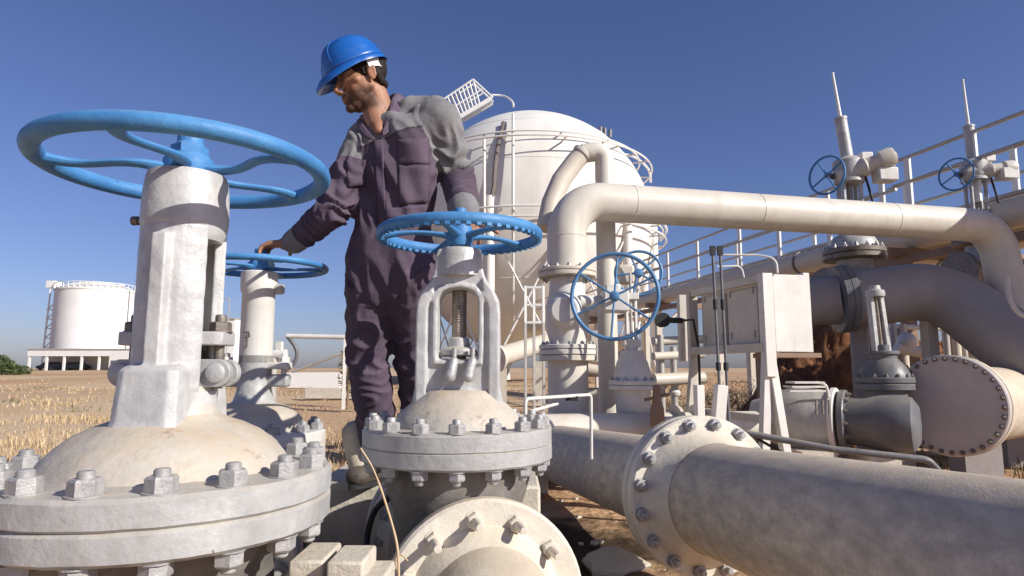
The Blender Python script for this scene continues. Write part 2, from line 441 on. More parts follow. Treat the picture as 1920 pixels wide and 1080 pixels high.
# ------------------------------------------------------------------ gate valves
def handwheel(root, z, Rr, r, phase, n, hubr, m, fz=.85, wave=.02, bow=.0, hubh=.05, teeth=0, nutz=.07, sw=.018):
    hub = M().lathe([(0, -hubh * .5), (hubr * .9, -hubh * .5), (hubr, -hubh * .3), (hubr * .98, hubh * .3), (hubr * .8, hubh * .5), (0, hubh * .5)], (0, 0, z))
    hub.lathe([(0, 0), (hubr * .62, 0), (hubr * .58, nutz * .55), (hubr * .50, nutz * .62), (hubr * .50, nutz), (hubr * .42, nutz * 1.12), (0, nutz * 1.12)], (0, 0, z + hubh * .45), n=24)
    hub.nut((0, 0, z + hubh * .5), (0, 0, 1), hubr * .72, nutz * .5, 0)
    ho = hub.build("handwheel", m, root)
    rm = M().torus((0, 0, z), Rr - r, r, n=96, m=16, fz=fz)
    if teeth:
        for i in range(teeth):
            a = 2 * math.pi * i / teeth; F = Matrix.Rotation(a, 3, 'Z')
            rm.box(F @ Vector((Rr - r, 0, z - r * fz * .55)), (r * 1.5, .014, r * 1.5), F)
    rm.build("rim", m, ho)
    for i in range(n):
        a = R(phase + i * 360 / n); u = Vector((math.cos(a), math.sin(a), 0)); v = Vector((-u.y, u.x, 0))
        pts = []; rs = []
        for k in range(15):
            t = k / 14; rad = hubr * .6 + (Rr - r - hubr * .6) * t
            pts.append(u * rad + v * wave * math.sin(2 * math.pi * t) + ZZ * (z + bow * math.sin(math.pi * t) - .004))
            rs.append(sw * (1.25 - .55 * math.sin(math.pi * t) ** .7))
        M().tube(pts, rs, 12, flat=.62).build("spoke", m, ho)
    return ho
def flange_bolts(parent, mesh_mat, zt, zb, Rb, n, r, h, stud, ph=0.0, name="bolt"):
    b = M().nut((0, 0, 0), (0, 0, 1), r, h, stud).nut((0, 0, zb - zt), (0, 0, -1), r, h, stud).cyl((0, 0, zb - zt - .002), (0, 0, .002), r * .5, 10)
    first = None
    for i in range(n):
        a = ph + 2 * math.pi * i / n; loc = (Rb * math.cos(a), Rb * math.sin(a), zt)
        if first is None:
            first = b.build(name, mesh_mat, parent); first.location = loc; first.rotation_euler = (0, 0, a + .3)
        else: link_copy(first, parent, loc, (0, 0, a + random.uniform(0, 1)))
def face_bolts(parent, m, c, ax, Rb, n, r, h, stud, ph=0.0, world=False, root=None, name="bolt"):
    """bolts round a flange whose face looks along ax; coordinates local to the thing"""
    F = frame(ax); first = None
    for i in range(n):
        a = ph + 2 * math.pi * i / n; loc = Vector(c) + F @ Vector((Rb * math.cos(a), Rb * math.sin(a), 0))
        if first is None:
            first = M().nut((0, 0, 0), (0, 0, 1), r, h, stud).build(name, m, parent)
        o = first if i == 0 else link_copy(first, parent, loc)
        o.location = loc; o.rotation_euler = (F @ Matrix.Rotation(random.uniform(0, 1), 3, 'Z')).to_euler()
def halfshell(ang0, ang1, ro, ri, n=10):
    return [(ro * math.cos(ang0 + (ang1 - ang0) * i / n), ro * math.sin(ang0 + (ang1 - ang0) * i / n)) for i in range(n + 1)] + \
           [(ri * math.cos(ang1 + (ang0 - ang1) * i / n), ri * math.sin(ang1 + (ang0 - ang1) * i / n)) for i in range(n + 1)]
def pipe_end(root, c, ax, Rf, rp, th, m, mb, nb, n2, stub, br, stud, hub=.06, ph=0.0):
    """a flange with welding neck at c looking along ax (local coords)"""
    fl = M().lathe([(0, 0), (Rf * .62, 0), (Rf * .62, .004), (Rf - .008, .004), (Rf, .012), (Rf, th - .008), (Rf - .008, th), (rp + .04, th), (rp + .012, th + hub), (rp, th + hub + .02)], c, ax, 64)
    f = fl.build("flange", m, root)
    face_bolts(f, mb, Vector(c) + Vector(ax).normalized() * th, ax, Rf * .815, nb, br, br * .95, stud, ph)
    return f

# ---- 1: the big valve in the left foreground
V1 = Vector((-.832, 1.597, 0))
v1 = thing("gate_valve", "largest silver gate valve, left foreground, with the widest blue handwheel", "valve", V1, "silver gate valves with blue handwheels")
handwheel(v1, 1.358, .352, .0225, 56, 5, .062, blue, fz=.95, wave=.026, bow=.0, hubh=.062, nutz=.062, sw=.021)
M().lathe([(0, 0), (.088, 0), (.098, .02), (.102, .05), (.100, .12), (.096, .158), (.092, .17), (0, .172)], (0, 0, 1.168), n=48).build("yoke_head", silver_l, v1)
M().cyl((-.12, .0, 1.222), (-.09, 0, 1.222), .008).cyl((-.135, .0, 1.222), (-.12, 0, 1.222), .012, 8).build("grease_nipple", boltdk, v1)
def arm1(sgn):
    m = M(); c = -math.pi / 2 * sgn
    poly = halfshell(c - R(60), c + R(60), .100, .072)
    m.prism(poly, .80, 1.20)
    m.prism([(x * 1, y) for x, y in [(-.024, -.085 * sgn), (-.018, -.118 * sgn), (.018, -.118 * sgn), (.024, -.085 * sgn)]][::1], .80, 1.17)
    # spreading foot
    vs = []; 
    for z, hw, y0, y1 in ((.65, .125, -.035, -.19), (.675, .098, -.038, -.165), (.70, .083, -.04, -.15), (.73, .075, -.045, -.142), (.845, .070, -.05, -.132), (.856, .060, -.06, -.118)):
        vs.append([(-hw, y0 * sgn, z), (hw, y0 * sgn, z), (hw, y1 * sgn + .012 * sgn, z), (hw - .02, y1 * sgn, z), (-hw + .02, y1 * sgn, z), (-hw, y1 * sgn + .012 * sgn, z)])
    fs = []; n = 6; flat = [p for row in vs for p in row]
    for k in range(len(vs) - 1):
        for i in range(n): j = (i + 1) % n; fs.append((k * n + i, k * n + j, k * n + n + j, k * n + n + i))
    fs += [tuple(range(n)), tuple(range(len(flat) - n, len(flat)))]
    m.add(flat, fs)
    return m
for sg in (1, -1):
    am = arm1(sg); am.lathe([(0, 0), (.135, 0), (.112, .03), (.10, .07), (.096, .13), (0, .13)], (0, 0, .665), n=40) if sg > 0 else None
    finish(fuse(am, .0038, 4), "yoke_arm", silver_l, v1, None, lambda p_, n: noise.noise(p_ * 34) * .0012)
M().cyl((0, 0, .70), (0, 0, 1.3), .024).build("stem", steel, v1)
gm = M().prism([(-.128, -.035), (-.105, -.05), (.105, -.05), (.128, -.035), (.128, .035), (.105, .05), (-.105, .05), (-.128, .035)], .905, .938)
gm.lathe([(0, 0), (.05, 0), (.055, .1), (.05, .105), (0, .105)], (0, 0, .83), n=24)
gl = gm.build("gland_flange", silver, v1, bevel=.004)
for sx in (-1, 1):
    M().cyl((sx * .105, 0, .80), (sx * .105, 0, .955), .012, 12).nut((sx * .105, 0, .938), (0, 0, 1), .026, .026, .018).build("gland_bolt", boltdk, gl)
    lug = [( .0, -.034), (.115, -.034)] + [(.115 + .034 * math.cos(a), .034 * math.sin(a)) for a in [R(q) for q in range(-75, 90, 15)]] + [(.0, .034)]
    F = Matrix(((sx, 0, 0), (0, 0, 1), (0, 1, 0)))
    lm = M()
    for y in (-.034, .012): lm.prism(lug, 0, .022, F, (0, y, .838))
    lm.lathe([(0, 0), (.024, 0), (.024, .008), (.018, .012), (0, .012)], (sx * .115, -.034, .838), (0, -1, 0), 16).cyl((sx * .115, -.04, .838), (sx * .115, .04, .838), .014)
    lm.build("lug", silver, v1, bevel=.002)
bn = M().lathe([(.285, 0), (.275, .012), (.262, .034), (.238, .062), (.205, .088), (.165, .108), (.125, .122), (.105, .135), (.098, .16), (.09, .20), (0, .205)], (0, 0, .606), n=72)
bn.build("bonnet", silver_dome, v1, rough=.002, rs=20)
fl = M().lathe([(0, 0), (.368, 0), (.378, .008), (.379, .056), (.374, .062), (.371, .0635), (.374, .065), (.380, .070), (.380, .116), (.370, .125), (.30, .127), (.285, .132), (0, .132)], (0, 0, .482), n=96)
f1 = fl.build("bonnet_flange", silver, v1, rough=.0015, rs=22)
flange_bolts(f1, silver_bolt, .607, .482, .338, 16, .031, .034, .014, ph=R(3))
bd = M().lathe([(0, 0), (.16, .0), (.24, .08), (.27, .2), (.25, .32), (.25, .40), (.28, .44), (.28, .482)], (0, 0, 0), n=48)
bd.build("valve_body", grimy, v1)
dl = Vector((DV.x, DV.y, 0))
pipe_end(v1, Vector((0, 0, .24)) + dl * .46, -dl, .27, .19, .05, flw, silver_bolt, 16, 0, 0, .022, .03)
M().cyl(Vector((0, 0, .24)) - dl * .1, Vector((0, 0, .24)) + dl * .4, .19, 36).build("throat", silver, v1)

# ---- 2: the valve the man is turning, behind it
V2 = Vector((-1.035, 2.60, 0))
v2 = thing("gate_valve", "smaller gate valve behind the largest one, worker's hand on its wheel", "valve", V2, "silver gate valves with blue handwheels")
handwheel(v2, 1.262, .272, .015, 20, 5, .05, blue, fz=.9, wave=.018, hubh=.045, nutz=.05, sw=.015)
M().lathe([(0, 0), (.062, 0), (.064, .02), (.064, .30), (.070, .31), (.072, .33), (.072, .385), (.066, .39), (0, .392)], (0, 0, .85), n=36).build("yoke_head", whitep, v2)
M().cyl((.07, -.0, 1.17), (.098, 0, 1.17), .022, 14).build("grease_nipple", silver, v2)
M().lathe([(.10, 0), (.078, .02), (.066, .06), (.064, .12), (.064, .2)], (0, 0, .70), n=36).build("column_foot", silver, v2)
g2 = M().prism([(-.14, -.03), (.14, -.03), (.14, .03), (-.14, .03)], .845, .872)
g2 = g2.build("gland_flange", whitep, v2, bevel=.004)
for sx in (-1, 1):
    M().cyl((sx * .115, 0, .78), (sx * .115, 0, .90), .010, 10).nut((sx * .115, 0, .872), (0, 0, 1), .022, .022, .016).build("gland_bolt", whitep, g2)
    M().box((sx * .095, 0, .80), (.09, .05, .05)).build("lug", silver, v2, bevel=.01)
M().lathe([(.205, 0), (.202, .02), (.188, .05), (.16, .08), (.125, .10), (.095, .11), (0, .115)], (0, 0, .60), n=60).build("bonnet", silver_dome, v2, rough=.001)
f2 = M().lathe([(0, 0), (.276, 0), (.282, .006), (.282, .05), (.276, .052), (.282, .055), (.282, .095), (.276, .1), (0, .1)], (0, 0, .505), n=72).build("bonnet_flange", whitep, v2)
flange_bolts(f2, silver_bolt, .605, .505, .25, 12, .026, .028, .014, ph=R(8))
M().lathe([(0, 0), (.14, 0), (.2, .1), (.21, .25), (.19, .38), (.2, .505)], (0, 0, 0), n=40).build("valve_body", silver, v2)
pipe_end(v2, Vector((0, 0, .24)) - dl * .40, dl, .24, .16, .045, flw, silver_bolt, 16, 0, 0, .022, .03)
M().cyl(Vector((0, 0, .24)) - dl * .36, Vector((0, 0, .24)) + dl * .36, .17, 36).build("throat", silver, v2)

# painted character on the column
mk = M()
for pl in ([(-.016, .045), (.010, .048), (.015, .030), (.002, .022), (-.010, .026)], [(.004, .046), (.006, .02), (.004, -.012), (-.008, -.020)]):
    pts = [Vector((.0655 * math.sin(-.25 + x / .065), -.0655 * math.cos(-.25 + x / .065), .945 + z)) for x, z in pl]
    mk.tube(pts, .0022, 6)
mk.build("painted_mark", boltdk, v2)
# ---- 3: centre valve with the open window yoke
V3 = Vector((-.165, 2.0, 0))
v3 = thing("gate_valve", "silver gate valve with an open window in its yoke, in front of the worker's legs", "valve", V3, "silver gate valves with blue handwheels")
handwheel(v3, 1.268, .262, .014, 39, 5, .04, blue, fz=1.25, wave=.0, bow=.012, hubh=.07, teeth=54, nutz=.05, sw=.017)
FX = Matrix(((1, 0, 0), (0, 0, 1), (0, 1, 0)))     # polygon (x, z) extruded along y
half_o = [(.168, .64), (.150, .70), (.133, .76), (.127, .80), (.127, 1.02), (.124, 1.055), (.110, 1.085), (.090, 1.11), (.078, 1.135), (.072, 1.165), (.070, 1.20), (.062, 1.215)]
half_i = [(.050, .872), (.061, .872), (.062, .90), (.063, .94), (.063, .98), (.063, 1.02), (.063, 1.045), (.060, 1.065), (.050, 1.082), (.035, 1.090), (.02, 1.094), (.008, 1.095)]
oo = half_o + [(-x, z) for x, z in reversed(half_o)]; ii = half_i + [(-x, z) for x, z in reversed(half_i)]
yk = M()
def ring_pieces(m, o_, i_, y0, y1):
    for a in range(len(o_)):
        c = (a + 1) % len(o_); q = [o_[a], o_[c], i_[c], i_[a]]; mx, mz = sum(p[0] for p in q) / 4, sum(p[1] for p in q) / 4
        m.prism([(mx + (p[0] - mx) * 1.05, mz + (p[1] - mz) * 1.05) for p in q], y0, y1, FX)
ring_pieces(yk, oo, ii, -.045, .045)
# heavier side cheeks and raised frame round the window
for sx in (-1, 1):
    ch_ = [(sx * .126, .70), (sx * .100, .70), (sx * .092, .80), (sx * .092, 1.03), (sx * .072, 1.10), (sx * .074, 1.125), (sx * .108, 1.088), (sx * .124, 1.05), (sx * .1275, 1.0)]
    yk.prism(ch_, -.060, .060, FX)
ring_pieces(yk, [(x * 1.22, z + (.012 if z > 1.0 else -.012)) for x, z in ii], ii, -.058, -.043)
yk.lathe([(0, 0), (.165, 0), (.142, .025), (.125, .055), (.112, .09), (.06, .11), (0, .11)], (0, 0, .675), n=40)
finish(fuse(yk, .0038, 5), "yoke", silver_l, v3, None, lambda p_, n: noise.noise(p_ * 34) * .001)
M().lathe([(0, 0), (.072, 0), (.072, .07), (.066, .085), (.05, .09), (0, .09)], (0, 0, 1.135), n=36).build("yoke_head", silver_l, v3)
M().cyl((0, 0, .80), (0, 0, 1.15), .0225).build("stem", steel, v3)
M().tube([(0.0225 * math.cos(i * .9), .0225 * math.sin(i * .9), .95 + i * .0011) for i in range(130)], .0022, 5).build("stem_thread", steel, v3)
gl3 = M().lathe([(0, 0), (.03, 0), (.055, .004), (.056, .02), (.05, .026), (.034, .03), (.032, .055), (.024, .06), (0, .06)], (0, 0, .885), n=28).prism([(-.085, -.022), (.085, -.022), (.085, .022), (-.085, .022)], .885, .903).build("gland_flange", silver, v3, bevel=.002)
for dx in (.0, .055):
    M().cap((dx - .01, -.062, .87), (dx - .02, -.075, .825), .014, .018).cyl((dx - .01, -.062, .85), (dx - .008, -.062, .91), .007).build("gland_bolt", silver_bolt, gl3)
M().lathe([(.198, 0), (.196, .012), (.184, .035), (.162, .058), (.138, .078), (.118, .095), (.10, .11), (0, .115)], (0, 0, .672), n=60).build("bonnet", silver_dome, v3, rough=.0012)
f3 = M().lathe([(0, 0), (.280, 0), (.286, .006), (.286, .044), (.282, .047), (.286, .05), (.286, .09), (.280, .096), (.21, .098), (0, .098)], (0, 0, .578), n=80).build("bonnet_flange", silver, v3, rough=.0012, rs=22)
flange_bolts(f3, silver_bolt, .675, .578, .258, 16, .024, .026, .013, ph=R(4))
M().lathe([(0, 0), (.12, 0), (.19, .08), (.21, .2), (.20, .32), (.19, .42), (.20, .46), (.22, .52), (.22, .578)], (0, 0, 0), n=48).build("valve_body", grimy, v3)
c3 = Vector((.098, -.25, .232))
fa = pipe_end(v3, Vector((.098, -.25, .232)) + dl * .06, -dl, .272, .165, .05, flw, flw, 12, 0, 0, .023, .065, hub=.05, ph=R(8))
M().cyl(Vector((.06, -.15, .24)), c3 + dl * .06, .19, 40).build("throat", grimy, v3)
# elbow turning down from the flange face, towards the camera
e0 = c3 - dl * .02
pts = [e0 + dl * .05] + arc(e0 - ZZ * .24 - dl * .03, ZZ, -dl, .24, 0, R(80), 12)
M().tube(pts, .168, 40).build("pipe_elbow", dustyf, v3)
pipe_end(v3, Vector((0, 0, .262)) + dl * .40, -dl, .262, .19, .05, flw, silver_bolt, 16, 0, 0, .022, .03)
M().cyl(Vector((0, 0, .262)), Vector((0, 0, .262)) + dl * .40, .19, 40).build("throat", silver, v3)

# ---- pipelines continuing behind the three valves
for vv, rr, zz, lab in ((V1, .18, .24, "beige pipeline running back from the largest valve"), (V3, .18, .262, "beige pipeline running back from the middle valve under the worker")):
    t = thing("pipeline", lab, "pipe", (vv.x + dl.x * .52, vv.y + dl.y * .52, 0), "low beige pipelines")
    M().cyl(vv + ZZ * zz + dl * .46, vv + ZZ * zz + dl * (1.9 if vv is V1 else 1.5), rr, 40).build("pipe", pipeb, t, world=True)
    M().disc(vv + ZZ * zz + dl * .462, dl, .265, .05).build("flange", flw, t, world=True)

# ---- the long right foreground pipeline
mdir = Vector((-.187, 1, -.0576)).normalized()
q0 = Vector((.739, 2.6, .357))
t = thing("pipeline", "big weathered beige pipeline running from the right foreground to behind the middle valve", "pipe", (q0.x, q0.y, 0), "low beige pipelines")
M().cyl(q0 - mdir * 2.35, q0 - mdir * .14, .2015, 64).build("pipe", pipeb, t, world=True, rough=.0008, rs=15)
M().cyl(q0 + mdir * .06, q0 + mdir * 3.2, .2015, 64).build("pipe", pipeb, t, world=True)
fA = M().lathe([(0, 0), (.296, 0), (.304, .008), (.304, .046), (.296, .054), (.262, .055), (.244, .085), (.222, .11), (.203, .16)], q0 - mdir * .0, -mdir, 80)
fA = fA.build("flange", flw, t, world=True)
face_bolts(fA, silver_bolt, q0 - Vector(t.location) - mdir * .055, -mdir, .272, 16, .024, .022, .026, ph=R(12))
fB = M().lathe([(0, 0), (.296, 0), (.304, .008), (.304, .046), (.296, .054), (.262, .055), (.244, .085), (.203, .12)], q0 + mdir * .004, mdir, 80).build("flange", flw, t, world=True)
face_bolts(fB, silver_bolt, q0 - Vector(t.location) + mdir * .058, mdir, .272, 16, .022, .02, .02, ph=R(12))
# ------------------------------------------------------------------ middle distance piping (u to the right, v away from us, turned 13 degrees)
shrubm = leafmat("dry shrub", (.10, .06, .03), (.34, .24, .13))
# overhead white pipe with two elbows
pL = P(1150, 378, 5.3); zA = pL.z
pR = PZ(1845, 424, zA); 
t = thing("overhead_pipe", "long white overhead pipe with a wide elbow at each end, crossing the right half", "pipe", (pL.x, pL.y, 0))
base = P(1063, 512, 5.25); pa = Vector((base.x, base.y, zA)); pdn = Vector((pR.x + .12, pR.y + .02, zA))
pts = fillet([Vector((base.x, base.y, base.z)), pa, pdn, Vector((pdn.x + .13, pdn.y - .1, .2))], [.36, .30], 12)
M().tube(pts, .163, 40).build("pipe", pipew, t, world=True)
for k in (.13, .40, .72): 
    c_ = pa.lerp(pdn, k); M().torus(c_, .1635, .0028, (pdn - pa), 40, 6).build('weld_seam', pipew, t, world=True)
M().torus((base.x, base.y, base.z + .30), .1635, .0028, (0, 0, 1), 40, 6).build("weld_seam", pipew, t, world=True)
fo = M().disc(base, (0, 0, 1), .24, .03).disc(base - ZZ * .04, (0, 0, 1), .24, .036).build("flange", pipek, t, world=True)
flm = M().nut((0, 0, 0), (0, 0, 1), .02, .02, .012).nut((0, 0, -.07), (0, 0, -1), .02, .02, .012); first = None
for i in range(12):
    a = i * math.pi / 6; loc = base - Vector(t.location) + Vector((.19 * math.cos(a), .19 * math.sin(a), .03))
    if first is None: first = flm.build("bolt", silver_bolt, fo)
    o = first if i == 0 else link_copy(first, fo, loc)
    o.location = loc

# gooseneck vent behind it
g0 = P(1137, 500, 5.7); g1 = P(1137, 290, 5.7)
t = thing("vent_pipe", "slim white gooseneck pipe arching over in front of the sphere tank", "pipe", (g0.x, g0.y, 0))
e1 = P(1108, 282, 5.7); e2 = P(1020, 430, 5.5); 
pts = fillet([Vector((g0.x, g0.y, .3)), Vector((g0.x, g0.y, g1.z + .04)), P(1092, 288, 5.7)], [.12], 10)
M().tube(pts, .088, 28).build("pipe", pipew, t, world=True)
q = P(1092, 288, 5.7)
M().tube([q, P(1078, 303, 5.7), P(1052, 338, 5.65), P(1034, 380, 5.6), P(1024, 430, 5.55)], [.088, .089, .09, .09, .09], 28).build("pipe", pipek, t, world=True)
M().disc(q - (P(1078, 303, 5.7) - q).normalized() * .02, P(1078, 303, 5.7) - q, .098, .04).build("flange", pipew, t, world=True)

# gear operated valve under the overhead pipe
b0 = Vector((base.x, base.y, 0))
t = thing("gear_valve", "white valve under the overhead pipe with a large upright blue handwheel facing us", "valve", b0)
zt = base.z - .045; zb = P(1062, 655, 5.25).z
M().lathe([(0, 0), (.14, 0), (.15, .06), (.17, .14), (.18, .26), (.17, .38), (.15, .46), (.145, zt - zb), (0, zt - zb)], (0, 0, zb), n=40).build("valve_body", whitep, t)
M().lathe([(0, 0), (.11, 0), (.135, .05), (.14, .12), (.10, .16), (0, .16)], Vector((-.02, -.12, zb + .30)), -EU * .4 - DV, 32).build("bonnet", whitep, t)
fo = M().disc((0, 0, zb - .045), (0, 0, 1), .235, .04).disc((0, 0, zb), (0, 0, 1), .235, .036).build("flange", whitep, t)
face_bolts(fo, silver_bolt, (0, 0, zb + .036), (0, 0, 1), .2, 12, .018, .018, .01)
wc = P(1152, 555, 4.85) - b0; wn = (Vector((-.28, -.955, .06))).normalized()
M().box(wc - wn * .28 + EU * -.04 + ZZ * .0, (.20, .24, .17)).box(wc - wn * .30 + ZZ * .10 - EU * .06, (.12, .14, .08)).cyl(wc - wn * .30 - EU * .35, wc - wn * .30, .05, 20).build("gearbox", whitep, t, bevel=.012)
wsh = M().cyl(wc - wn * .30, wc + wn * .03, .016, 14).build("shaft", rail, t)
def upright_wheel(root, c, ax, Rr, r, n, ph, m):
    F = frame(ax)
    h = M().lathe([(0, -.025), (.035, -.025), (.04, .0), (.03, .03), (.018, .035), (0, .035)], c, ax, 24).build("handwheel", m, root)
    M().torus(c, Rr - r, r, ax, 72, 12).build("rim", m, h)
    for i in range(n):
        a = R(ph + i * 360 / n); u = F @ Vector((math.cos(a), math.sin(a), 0))
        M().cyl(Vector(c) + u * .02, Vector(c) + u * (Rr - r), .0085, 10).build("spoke", m, h)
upright_wheel(t, wc, wn, .345, .0155, 6, 25, bluep)
# the pedestal pipe the valve stands on
t = thing("pedestal_pipe", "short fat white upright pipe with a cap plate, carrying the gear valve", "pipe", b0)
M().cyl((0, 0, .0), (0, 0, zb - .05), .165, 40).build("pipe", pipew, t)
M().disc((0, 0, zb - .095), (0, 0, 1), .235, .045).build("flange", pipew, t)
# low white header pipe along the ground behind
hz_ = .50
p1 = P(985, 792, 4.75); p2 = P(1440, 800, 4.6)
t = thing("header_pipe", "low white pipe lying across behind the right foreground pipeline", "pipe", (p1.x, p1.y, 0))
M().cyl(Vector((p1.x - .1, p1.y - .02, .40)), Vector((p1.x + 1.9, p1.y + .38, .40)), .115, 32).build("pipe", pipew, t, world=True)
for k in (.62, .70): M().disc(Vector((p1.x - .1 + 2 * k, p1.y - .02 + .4 * k, .40)), (2, .4, 0), .17, .035).build("flange", flw, t, world=True)
for px_ in (1000, 1400):
    q = P(px_, 800, 4.7); M().box((q.x, q.y, .13), (.2, .2, .3)).build("support_leg", conc, t, world=True, bevel=.01)

# small round bodied valve with its own wheel
b1 = P(1186, 715, 5.05); b1.z = 0; vz = P(1186, 716, 5.05).z
t = thing("globe_valve", "white globe valve with a cone bonnet and tall thin stem, right of the gear valve", "valve", b1)
M().lathe([(0, 0), (.11, .0), (.12, .1), (.11, .25), (.10, .40), (.13, .50), (.14, vz - .06), (0, vz - .06)], (0, 0, 0), n=32).build("valve_body", whitep, t)
fo = M().disc((0, 0, vz - .06), (0, 0, 1), .185, .035).disc((0, 0, vz - .022), (0, 0, 1), .185, .035).build("flange", whitep, t)
face_bolts(fo, silver_bolt, (0, 0, vz + .013), (0, 0, 1), .16, 12, .016, .016, .01)
M().lathe([(0, 0), (.15, 0), (.145, .06), (.12, .14), (.095, .20), (.09, .23), (.05, .235), (.05, .27), (0, .27)], (0, 0, vz + .012), n=32).build("bonnet", whitep, t)
M().cyl((0, 0, vz + .28), (0, 0, vz + .86), .012).build("stem", rail, t)
yb = M()
for s_ in (-1, 1): yb.beam((s_ * .035, 0, vz + .26), (s_ * .035, 0, vz + .66), .022, .03)
yb.box((0, 0, vz + .30), (.13, .09, .06)).box((0, 0, vz + .67), (.12, .07, .05)).build("yoke", whitep, t, bevel=.004)
upright_wheel(t, P(1197, 512, 5.2) - b1, Vector((-.2, -.97, .15)).normalized(), .20, .012, 5, 40, bluep)
M().cyl(P(1197, 512, 5.2) - b1, P(1190, 545, 5.35) - b1, .02).box(P(1172, 515, 5.4) - b1, (.14, .14, .16)).build("gearbox", pipek, t, bevel=.02)
# dark drain valve at its foot
q = P(1232, 770, 4.7)
t = thing("drain_valve", "small dark brown drain valve beside the foot of the globe valve", "valve", (q.x, q.y, 0))
M().lathe([(0, 0), (.05, 0), (.055, .1), (.04, .2), (.055, .25), (.05, .36), (.03, .42), (.028, .52), (0, .53)], (q.x, q.y, .2), n=16).build("valve_body", brownst, t, world=True)
M().cyl((q.x - .09, q.y, .62), (q.x + .09, q.y, .66), .012).build("lever", brownst, t, world=True)
M().cyl((q.x, q.y, 0), (q.x, q.y, .2), .02).build("stand", brownst, t, world=True)
q = P(1243, 600, 4.9)
t = thing("pressure_gauge", "small black gauge on a bracket at the right edge of the upright blue wheel", "gauge", (q.x, q.y, q.z))
M().cyl((0, .05, 0), (0, -.02, .0), .055, 24).cyl((.0, .0, 0), (.16, .06, .0), .022, 12).build("gauge_body", black, t)
M().tube([(.16, .06, 0), (.26, .1, .01), (.30, .12, -.2), (.30, .12, -.6)], .010, 8).build("tube", black, t)

# small white handrail frame behind the centre valve
q1, q2 = P(985, 800, 2.7), P(985, 748, 2.7); q3, q4 = P(1108, 740, 3.1), P(1108, 800, 3.1)
t = thing("sample_line", "thin white bent sampling tube rising beside the bonnet flange of the middle valve", "pipe", (q1.x, q1.y, q1.z))
M().tube(fillet([q1 - ZZ * .2, q2, q3, q4 - ZZ * .15], .02, 5), .008, 10).build("tube", whitep, t, world=True)
M().tube([P(992, 772, 2.75), P(1045, 757, 2.95)], .007, 8).build("tube", whitep, t, world=True)
M().box(P(1072, 747, 3.0), (.055, .03, .022)).build("valve_handle", black, t, world=True)

# ------------------------------------------------------------------ instrument cabinet
ca = P(1441, 560, 4.2); ca.z = 0
zc1 = P(1441, 513, 4.2).z; zc0 = P(1465, 660, 4.2).z
t = thing("instrument_cabinet", "beige steel instrument cabinet on splayed legs in front of the dirt mound", "cabinet", ca)
def CU(a, b, z): return EU * a + DV * b + Vector((0, 0, z))
mF = Matrix((EU, DV, ZZ)).transposed()
hc = (zc0 + zc1) / 2; hh = zc1 - zc0
M().box(CU(.11, .45, hc), (.20, .86, hh - .06), mF).build("box", cabw, t, bevel=.006)
M().box(CU(.16, .03, hc), (.24, .05, hh), mF).build("door", whitep, t, bevel=.006)
M().box(CU(.315, .06, hc + .01), (.05, .07, hh + .02), mF).build("post", whitep, t, bevel=.004)
M().box(CU(.20, .12, zc0 - .02), (.34, .26, .03), mF).build("shelf", brownst, t)
pn = M().box(CU(-.005, .66, hc - .01), (.028, .30, hh * .74), mF).build("door", cabw, t, bevel=.004)
M().box(CU(-.005, .28, hc - .01), (.028, .36, hh * .74), mF).build("door", cabw, t, bevel=.004)
for b_ in (.14, .42, .54, .78):
    for z_ in (-.16, .14): M().cyl(CU(-.024, b_, hc + z_), CU(-.024, b_, hc + z_ + .05), .008, 8).build('hinge', rail, pn)
M().beam(CU(-.03, -.0, zc1 - .03), CU(-.03, .98, zc1 - .03), .05, .05).build("top_rail", cabw, t, bevel=.003)
M().beam(CU(-.03, -.0, zc0 + .03), CU(-.03, .98, zc0 + .03), .07, .06).build("bottom_rail", cabw, t, bevel=.003)
for b_ in (.96, 1.12):
    M().beam(CU(-.03, b_, zc0 - .05), CU(-.03, b_, zc1 - .02), .075, .05).build("post", cabw, t, bevel=.003)
M().beam(CU(-.02, .0, zc0 - .16), CU(-.02, .0, zc1), .075, .06).build("post", whitep, t, bevel=.003)
for (a0, b0_, a1, b1_) in ((-.02, .02, -.10, .02), (-.0, .02, .07, -.05), (-.03, .95, -.12, 1.0), (-.03, .98, .02, .98)):
    M().beam(CU(a0, b0_, zc0 - .02), CU(a1, b1_, .02), .055, .05).build("leg", whitep if b0_ < .5 else cabw, t, bevel=.003)
M().beam(CU(-.05, .02, .52), CU(-.05, .98, .52), .035, .05).build("cross_rail", cabw, t)
M().cyl(CU(.32, .32, hc + .02), CU(.48, .30, hc + .02), .078, 24).ell(CU(.48, .30, hc + .02), (.03, .078, .078), mF).build("pipe_cap", pipew, t)
for i, (a, b_) in enumerate(((1545, 455), (1425, 480))):
    q = P(a, 0, 4.4)
